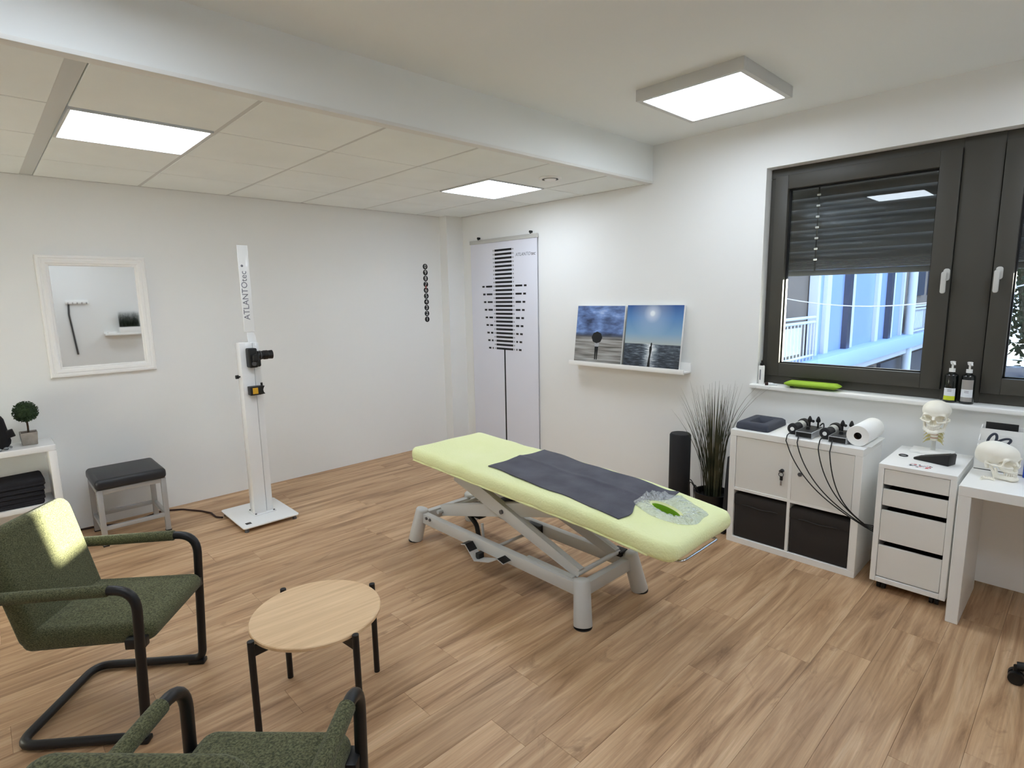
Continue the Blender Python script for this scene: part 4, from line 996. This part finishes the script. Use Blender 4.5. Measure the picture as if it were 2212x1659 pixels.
_sv, _sf = surfnet(skull_fn, (-8.5, -11.5, 3), (8.5, 11, 22), .34)
_jv, _jf = surfnet(jaw_fn, (-7, -2, -.5), (7, 10.5, 8.2), .34)
ZS = .90
def mesh_of(vs, fs, nm, m, sc=.01):
    b_ = MB(); b_.add([(p[0]*sc*.98, p[1]*sc, p[2]*sc*ZS) for p in vs], fs); return b_
def skull(loc, rz, label, tilt=0):
    t = thing('skull_model', loc, label, 'skull', rz=rz)
    cr = mesh_of(_sv, _sf, 'cranium', 'bone').build('cranium', 'bone', t, ang=80)
    jw = mesh_of(_jv, _jf, 'jaw', 'bone').build('lower_jaw', 'bone', t, ang=80)
    for up, z0, z1, par in ((1, 3.55, 4.6, cr), (0, 2.5, 3.5, jw)):
        m_ = MB()
        for i in range(12):
            a = math.radians(-78+156*i/11); x_, y_ = 2.9*math.sin(a), 4.2+(4.45 if up else 4.3)*math.cos(a)**.8*.98
            m_.mbox(Matrix.Translation((x_*.01, y_*.01, (z0+z1)/2*.01*ZS)) @ Matrix.Rotation(-a, 4, 'Z'), .0066, .0055, (z1-z0)*.01*ZS)
        m_.build('teeth', 'tooth', par, bevel=.001, seg=1)
    return t
sk1p = (4.528, -.145, DZ)
sk = skull((sk1p[0], sk1p[1]-.01, DZ+.124), math.radians(182), 'skull model on a cervical spine stand on the drawer unit')
# skull_model faces local +y; add its stand as parts
iz = -.124
MB().slab(.20, .125, .014, .006, .003, (0, .0, iz)).build('stand_base', 'white', sk)
MB().cyl((0, -.012, iz+.014), (0, -.012, iz+.085), .0105, n=16).build('stand_post', 'satin', sk)
for k in range(4):
    z = iz+.072+k*.021
    v_ = MB().lathe([(.001, 0), (.019, .001), (.017, .007), (.019, .013), (.001, .014)], (0, -.010+.004*k, z), 18).build('vertebra', 'bone', sk)
    MB().lathe([(.001, 0), (.0195, 0), (.0195, .006), (.001, .006)], (0, -.010+.004*k, z+.0142), 18).build('disc', 'disc', v_)
    m_ = MB()
    for s_ in (-1, 1):
        m_.tube([(s_*.012, -.018, z+.007), (s_*.028, -.020, z+.004), (s_*.040, -.012, z-.006)], [.008, .006, .003], 8).tube([(s_*.018, -.008, z+.003), (s_*.036, .006, z-.003), (s_*.048, .012, z-.016)], [.0035, .003, .0015], 6)
    m_.build('nerve_roots', 'nerve', v_)
skull((4.838, -.425, .7145), math.radians(-120), 'larger-looking skull model lying on the white desk, facing right')
# small things on the drawer unit
tag(MB().tube([(.020*math.cos(a), .020*math.sin(a), .003) for a in [2*PI*i/28 for i in range(28)]], .003, 8, closed=True).build('black_ring', 'black', loc=(4.425, -.33, DZ)), 'small black ring on the drawer unit', 'ring')
c_ = tag(B(-.05, .05, -.032, .032, 0, .0012).build('printed_card', 'card', loc=(4.535, -.50, DZ)), 'white card with a red and grey print on the drawer unit', 'card'); c_.rotation_euler = (0, 0, -.06)
t = thing('black_wedge', (4.580, -.36, DZ), 'black wedge-shaped stand on the drawer unit', 'stand', rz=-.28)
MB().prism([(-.095, 0), (.075, 0), (.078, .055), (.072, .062), (-.095, .012)], -.038, .038, mtx=Matrix(((1, 0, 0, 0), (0, 0, -1, 0), (0, 1, 0, 0), (0, 0, 0, 1)))).build('body', 'blackm', t, bevel=.004)
MB().mbox(Matrix.Translation((-.008, 0, .0385)) @ Matrix.Rotation(-.291, 4, 'Y'), .13, .060, .003).build('sloped_pad', 'black', t, bevel=.001)

# ------------------------------------------------------------------ desk and things on it
EX0, EX1, EY0, EY1, EZ = 4.728, 5.60, -.695, -.19, .714
t = thing('writing_desk', ((EX0+EX1)/2, (EY0+EY1)/2, 0), 'white desk at the right edge of the picture', 'desk'); o = t.location
B(EX0, EX1, EY0, EY1, EZ-.05, EZ).build('desk_top', 'white', t, off=o, bevel=.002, seg=1)
for a, b_ in ((EX0, EX0+.052), (EX1-.052, EX1)): B(a, b_, EY0+.003, EY1, 0, EZ-.05).build('side_panel', 'white', t, off=o, bevel=.002, seg=1)
B(EX0+.052, EX1-.052, EY1-.018, EY1, .055, EZ-.05).build('back_panel', 'white', t, off=o)
HS = -.065
t = thing('card_holder', (4.93+HS, -.27, EZ), 'white stepped holder for cards and papers on the desk', 'holder'); o = Vector((4.93, -.27, EZ))
for i in range(3):
    y0 = -.315+.05*i; h = .085+.058*i
    B(4.80, 5.06, y0, y0+.004, EZ, EZ+h).build('pocket_front', 'white', t, off=o)
B(4.80, 5.06, -.165, -.161, EZ, EZ+.215).build('back_panel', 'white', t, off=o)
for x in (4.80, 5.056):
    MB().prism([(-.315, EZ), (-.161, EZ), (-.161, EZ+.215), (-.311, EZ+.085)], 0, .004, mtx=Matrix(((0, 0, 1, x), (1, 0, 0, 0), (0, 1, 0, 0), (0, 0, 0, 1)))).build('side_wall', 'white', t, off=o)
B(4.80, 5.06, -.315, -.161, EZ, EZ+.004).build('floor_plate', 'white', t, off=o)
tag(B(4.752, 4.884, -.181, -.175, EZ+.006, EZ+.232).build('black_folder', 'black', bevel=.001), 'black folder upright in the white card holder', 'folder')
for x, l in ((4.835, 'behind the scissors'), (4.925, 'right of the scissors')):
    tag(B(x-.055, x+.055, -.232-(x-4.835)*.06, -.2300-(x-4.835)*.06, EZ+.006, EZ+.180).build('paper_card', 'paper'), 'white paper in the card holder '+l, 'paper', 'papers in the card holder')
t = thing('scissors', (4.800, -.288, EZ+.006), 'black-handled scissors standing in the card holder', 'scissors')
for s_, cx_, cz_, th in ((-1, -.006, .152, -.30), (1, .036, .142, -.95)):
    hd = MB().tube([(cx_+.015*math.cos(a)*math.cos(th)-.036*math.sin(a)*math.sin(th), .004*s_, cz_+.015*math.cos(a)*math.sin(th)*1.0+.036*math.sin(a)*math.cos(th)) for a in [2*PI*i/28 for i in range(28)]], .0060, 8, closed=True).build('handle', 'foamblue', t)
    MB().tube([(cx_+.036*math.sin(th)*.95, .004*s_, cz_-.036*math.cos(th)*.95), (0, .003*s_, .09), (-.004, .003*s_, .07)], [.008, .008, .006], 8).build('shank', 'foamblue', hd)
    MB().prism([(-.006*s_, .085), (.005*s_, .085), (.003*s_, .0)], 0, .002, mtx=Matrix(((1, 0, 0, 0), (0, 0, 1, .003*s_), (0, 1, 0, 0), (0, 0, 0, 1)))).build('blade', 'chrome', t)
tag(MB().slab(.05, .02, .10, .006, .004).build('blue_case', 'blue', loc=(4.955, -.345, EZ)), 'blue case behind the skull at the right edge', 'case')
t = thing('denture_piece', (4.815, -.52, EZ), 'small white denture piece in front of the desk skull', 'model', rz=.5)
MB().tube([(.026*math.cos(a), .022*math.sin(a), .006) for a in [PI*i/10 for i in range(11)]], .0055, 8).build('gum', 'bone', t)
for i in range(9):
    a = PI*(i+.5)/9; MB().mbox(Matrix.Translation((.026*math.cos(a), .022*math.sin(a), .0135)) @ Matrix.Rotation(a, 4, 'Z'), .005, .006, .007).build('tooth', 'tooth', t, bevel=.001, seg=1)

# ------------------------------------------------------------------ on the window sill
SZ = 1.0
def pump(x, y, low, label):
    t = thing('pump_bottle', (x, y, SZ), label, 'bottle', 'pump bottles on the sill'); r = .033
    MB().lathe([(.001, 0), (r-.002, 0), (r, .003), (r, .155), (r-.002, .163), (.018, .170), (.013, .174), (.013, .182), (.001, .182)], n=28).build('body', 'bottle', t, ang=50)
    def arc(z0, z1, m, nm): MB().grid(lambda u, v: ((r+.0006)*math.cos(-PI/2-.9+1.8*u), (r+.0006)*math.sin(-PI/2-.9+1.8*u), z0+(z1-z0)*v), 14, 1).build(nm, m, t)
    arc(.040, .085, 'labelw', 'label'); arc(.015, .040, low, 'label_band')
    if low == 'labelg': arc(.085, .140, 'labelg', 'label_top')
    for k, (ww, zz_) in enumerate(((.010, .074), (.014, .066))):
        MB().grid(lambda u, v: ((r+.001)*math.cos(-PI/2-.3+.6*u), (r+.001)*math.sin(-PI/2-.3+.6*u), zz_+.003*v), 6, 1).build('print_line', 'inkgrey', t)
    c_ = MB().cyl((0, 0, .178), (0, 0, .198), .015, n=18).build('collar', 'whitep', t)
    MB().cyl((0, 0, .198), (0, 0, .224), .005, n=10).lathe([(.001, .222), (.010, .222), (.014, .238), (.011, .240), (.001, .240)], n=14).tube([(0, 0, .232), (.012, -.022, .230), (.014, -.030, .222)], .0045, 8).build('pump_head', 'whitep', c_)
pump(4.556, .022, 'labely', 'dark pump bottle with a white and yellow label')
pump(4.634, .022, 'labelg', 'dark pump bottle with a white and grey label')
t = thing('spray_bottle', (3.462, .025, SZ), 'slim white spray bottle at the left end of the sill', 'bottle')
MB().lathe([(.001, 0), (.020, 0), (.021, .003), (.021, .125), (.018, .132), (.001, .132)], n=24).build('body', 'whitep', t)
MB().lathe([(.001, .132), (.011, .132), (.011, .148), (.006, .152), (.006, .168), (.001, .168)], n=16).build('cap', 'black', t)
MB().grid(lambda u, v: (.0216*math.cos(-PI/2-.18+.36*u), .0216*math.sin(-PI/2-.18+.36*u), .03+.075*v), 5, 1).build('label_stripe', 'inkgrey', t)
t = thing('hand_cream', (3.545, -.015, SZ), 'small tube with a dark red cap on the sill', 'tube', rz=.5)
MB().cyl((-.035, 0, .011), (-.015, 0, .011), .0105, n=16).build('cap', 'cablebrown', t)
MB().tube([(-.015, 0, .011), (.01, 0, .010), (.045, 0, .005)], [.010, .009, .004], 12).build('tube_body', 'labelw', t)
t = thing('eye_pillow', (3.815, .0, SZ), 'lime green pillow lying on the window sill', 'pillow', rz=.03)
MB().slab(.345, .13, .066, .03, .032, nc=6, ne=6, warp=lambda x, y, z: (x, y*(1-.12*(x/.17)**2), 0.033+(z-.033)*(1-.75*abs(x/.172)**3)*(1-.3*(y/.065)**2)-.004*abs(x/.165))).build('pillow_body', 'lime', t, ang=80)
B(-.125, -.105, -.052, -.045, .006, .014).build('tag', 'black', t)

# ------------------------------------------------------------------ foam roller, grass plant
t = thing('foam_roller', (3.005, -.28, 0), 'black foam roller standing against the wall', 'foam roller')
MB().lathe([(.001, 0), (.072, 0), (.078, .006), (.078, .60), (.070, .612), (.001, .614)], n=36).build('roller_body', 'foam', t, ang=50)
t = thing('grass_plant', (3.30, -.33, 0), 'tall artificial grass plant in a black pot beside the cabinet', 'plant')
MB().lathe([(.001, 0), (.085, 0), (.10, .02), (.125, .22), (.128, .24), (.12, .24), (.115, .20), (.001, .20)], n=28).build('pot', 'black', t, ang=50)
m_ = MB(); rn = np.random.RandomState(4)
def blade(m_, a, reach, h, r0, wd, bx=0, ex=1.7):
    p0 = Vector((r0*math.cos(a), r0*math.sin(a), .18)); d = Vector((math.cos(a), math.sin(a), 0)); pts = []
    for k in range(9):
        u = k/8; pts.append(p0+d*(reach*(u**ex))+Vector((bx*u*u, 0, h*(u-.12*u*u*u*min(1.5, reach*3)))))
    sd = Vector((-d.y, d.x, 0)); sd = (sd+d*.4).normalized(); vs = []
    for k, p in enumerate(pts):
        ww = wd*(1-(k/8)**2*.9); vs += [p-sd*ww, p+sd*ww]
    m_.add(vs, [(2*k, 2*k+1, 2*k+3, 2*k+2) for k in range(8)])
for i in range(125):
    a = rn.uniform(0, 2*PI); sh = rn.uniform(0, 1)
    rch = rn.uniform(.02, .21); 
    ax_ = math.sin(a)
    if ax_ > .4: rch *= .75
    if math.cos(a) > .3: rch *= .62
    blade(m_, a, rch, rn.uniform(.62, .92)*(1-.15*rch), rn.uniform(.01, .075), rn.uniform(.0026, .0046))
for a, rch, h, ex in ((-.15, .36, 1.0, 2.3), (-.35, .31, .98, 2.3), (.05, .27, .93, 2.4), (2.9, .29, .80, 1.7), (3.2, .30, .70, 1.7)): blade(m_, a, rch, h, .04, .0034, ex=ex)
tag(m_.build('grass_blades', 'grassb', t, smooth=False), kind='stuff')
m_ = MB()
for a in (3.5, 3.9, 4.3): m_.tube(fillet([(.10*math.cos(a), .10*math.sin(a), .22), (.17*math.cos(a), .17*math.sin(a), .34), (.16*math.cos(a), .16*math.sin(a), .2), (.20*math.cos(a), .20*math.sin(a), .06)], .06), .0035, 6)
m_.build('loose_strands', 'blackm', t)
t = thing('folded_mat', (3.445, -.32, 0), 'dark grey board leaning between the grass plant and the cabinet', 'board')
t.rotation_euler = (0, .055, 0)
B(-.012, .018, -.15, .15, .003, .56).build('board_body', 'foam', t, bevel=.006)

# ------------------------------------------------------------------ office chair at the right edge (mostly outside the frame)
t = thing('office_chair', (5.30, -1.02, 0), 'black office chair castor and foot at the right edge', 'chair', rz=0)
for k in range(5):
    a = PI+.06+k*2*PI/5; d = Vector((math.cos(a), math.sin(a), 0)); sd = Vector((-d.y, d.x, 0))
    l = MB().tube([d*.03+Vector((0, 0, .10)), d*.15+Vector((0, 0, .095)), d*.275+Vector((0, 0, .075))], [.028, .024, .018], 10).build('base_arm', 'blackm', t)
    c_ = d*.275
    MB().cyl(c_+sd*.006+Vector((0, 0, .027)), c_+sd*.028+Vector((0, 0, .027)), .027, n=20).cyl(c_-sd*.028+Vector((0, 0, .027)), c_-sd*.006+Vector((0, 0, .027)), .027, n=20).cyl(c_+Vector((0, 0, .03)), c_+Vector((0, 0, .075)), .012, n=10).build('castor', 'black', l)
MB().cyl((0, 0, .07), (0, 0, .44), .028, n=18).build('gas_lift', 'blackm', t)
MB().slab(.46, .46, .07, .10, .03, (.02, 0, .44)).build('seat', 'blackfab', t)
MB().slab(.42, .50, .05, .10, .02, mtx=frame((.26, 0, .82), (0, 1, 0), (.1, 0, 1))).build('backrest', 'blackfab', t)
B(.22, .28, -.03, .03, .46, .70).build('back_bar', 'blackm', t, bevel=.005)
bpy.context.view_layer.update()
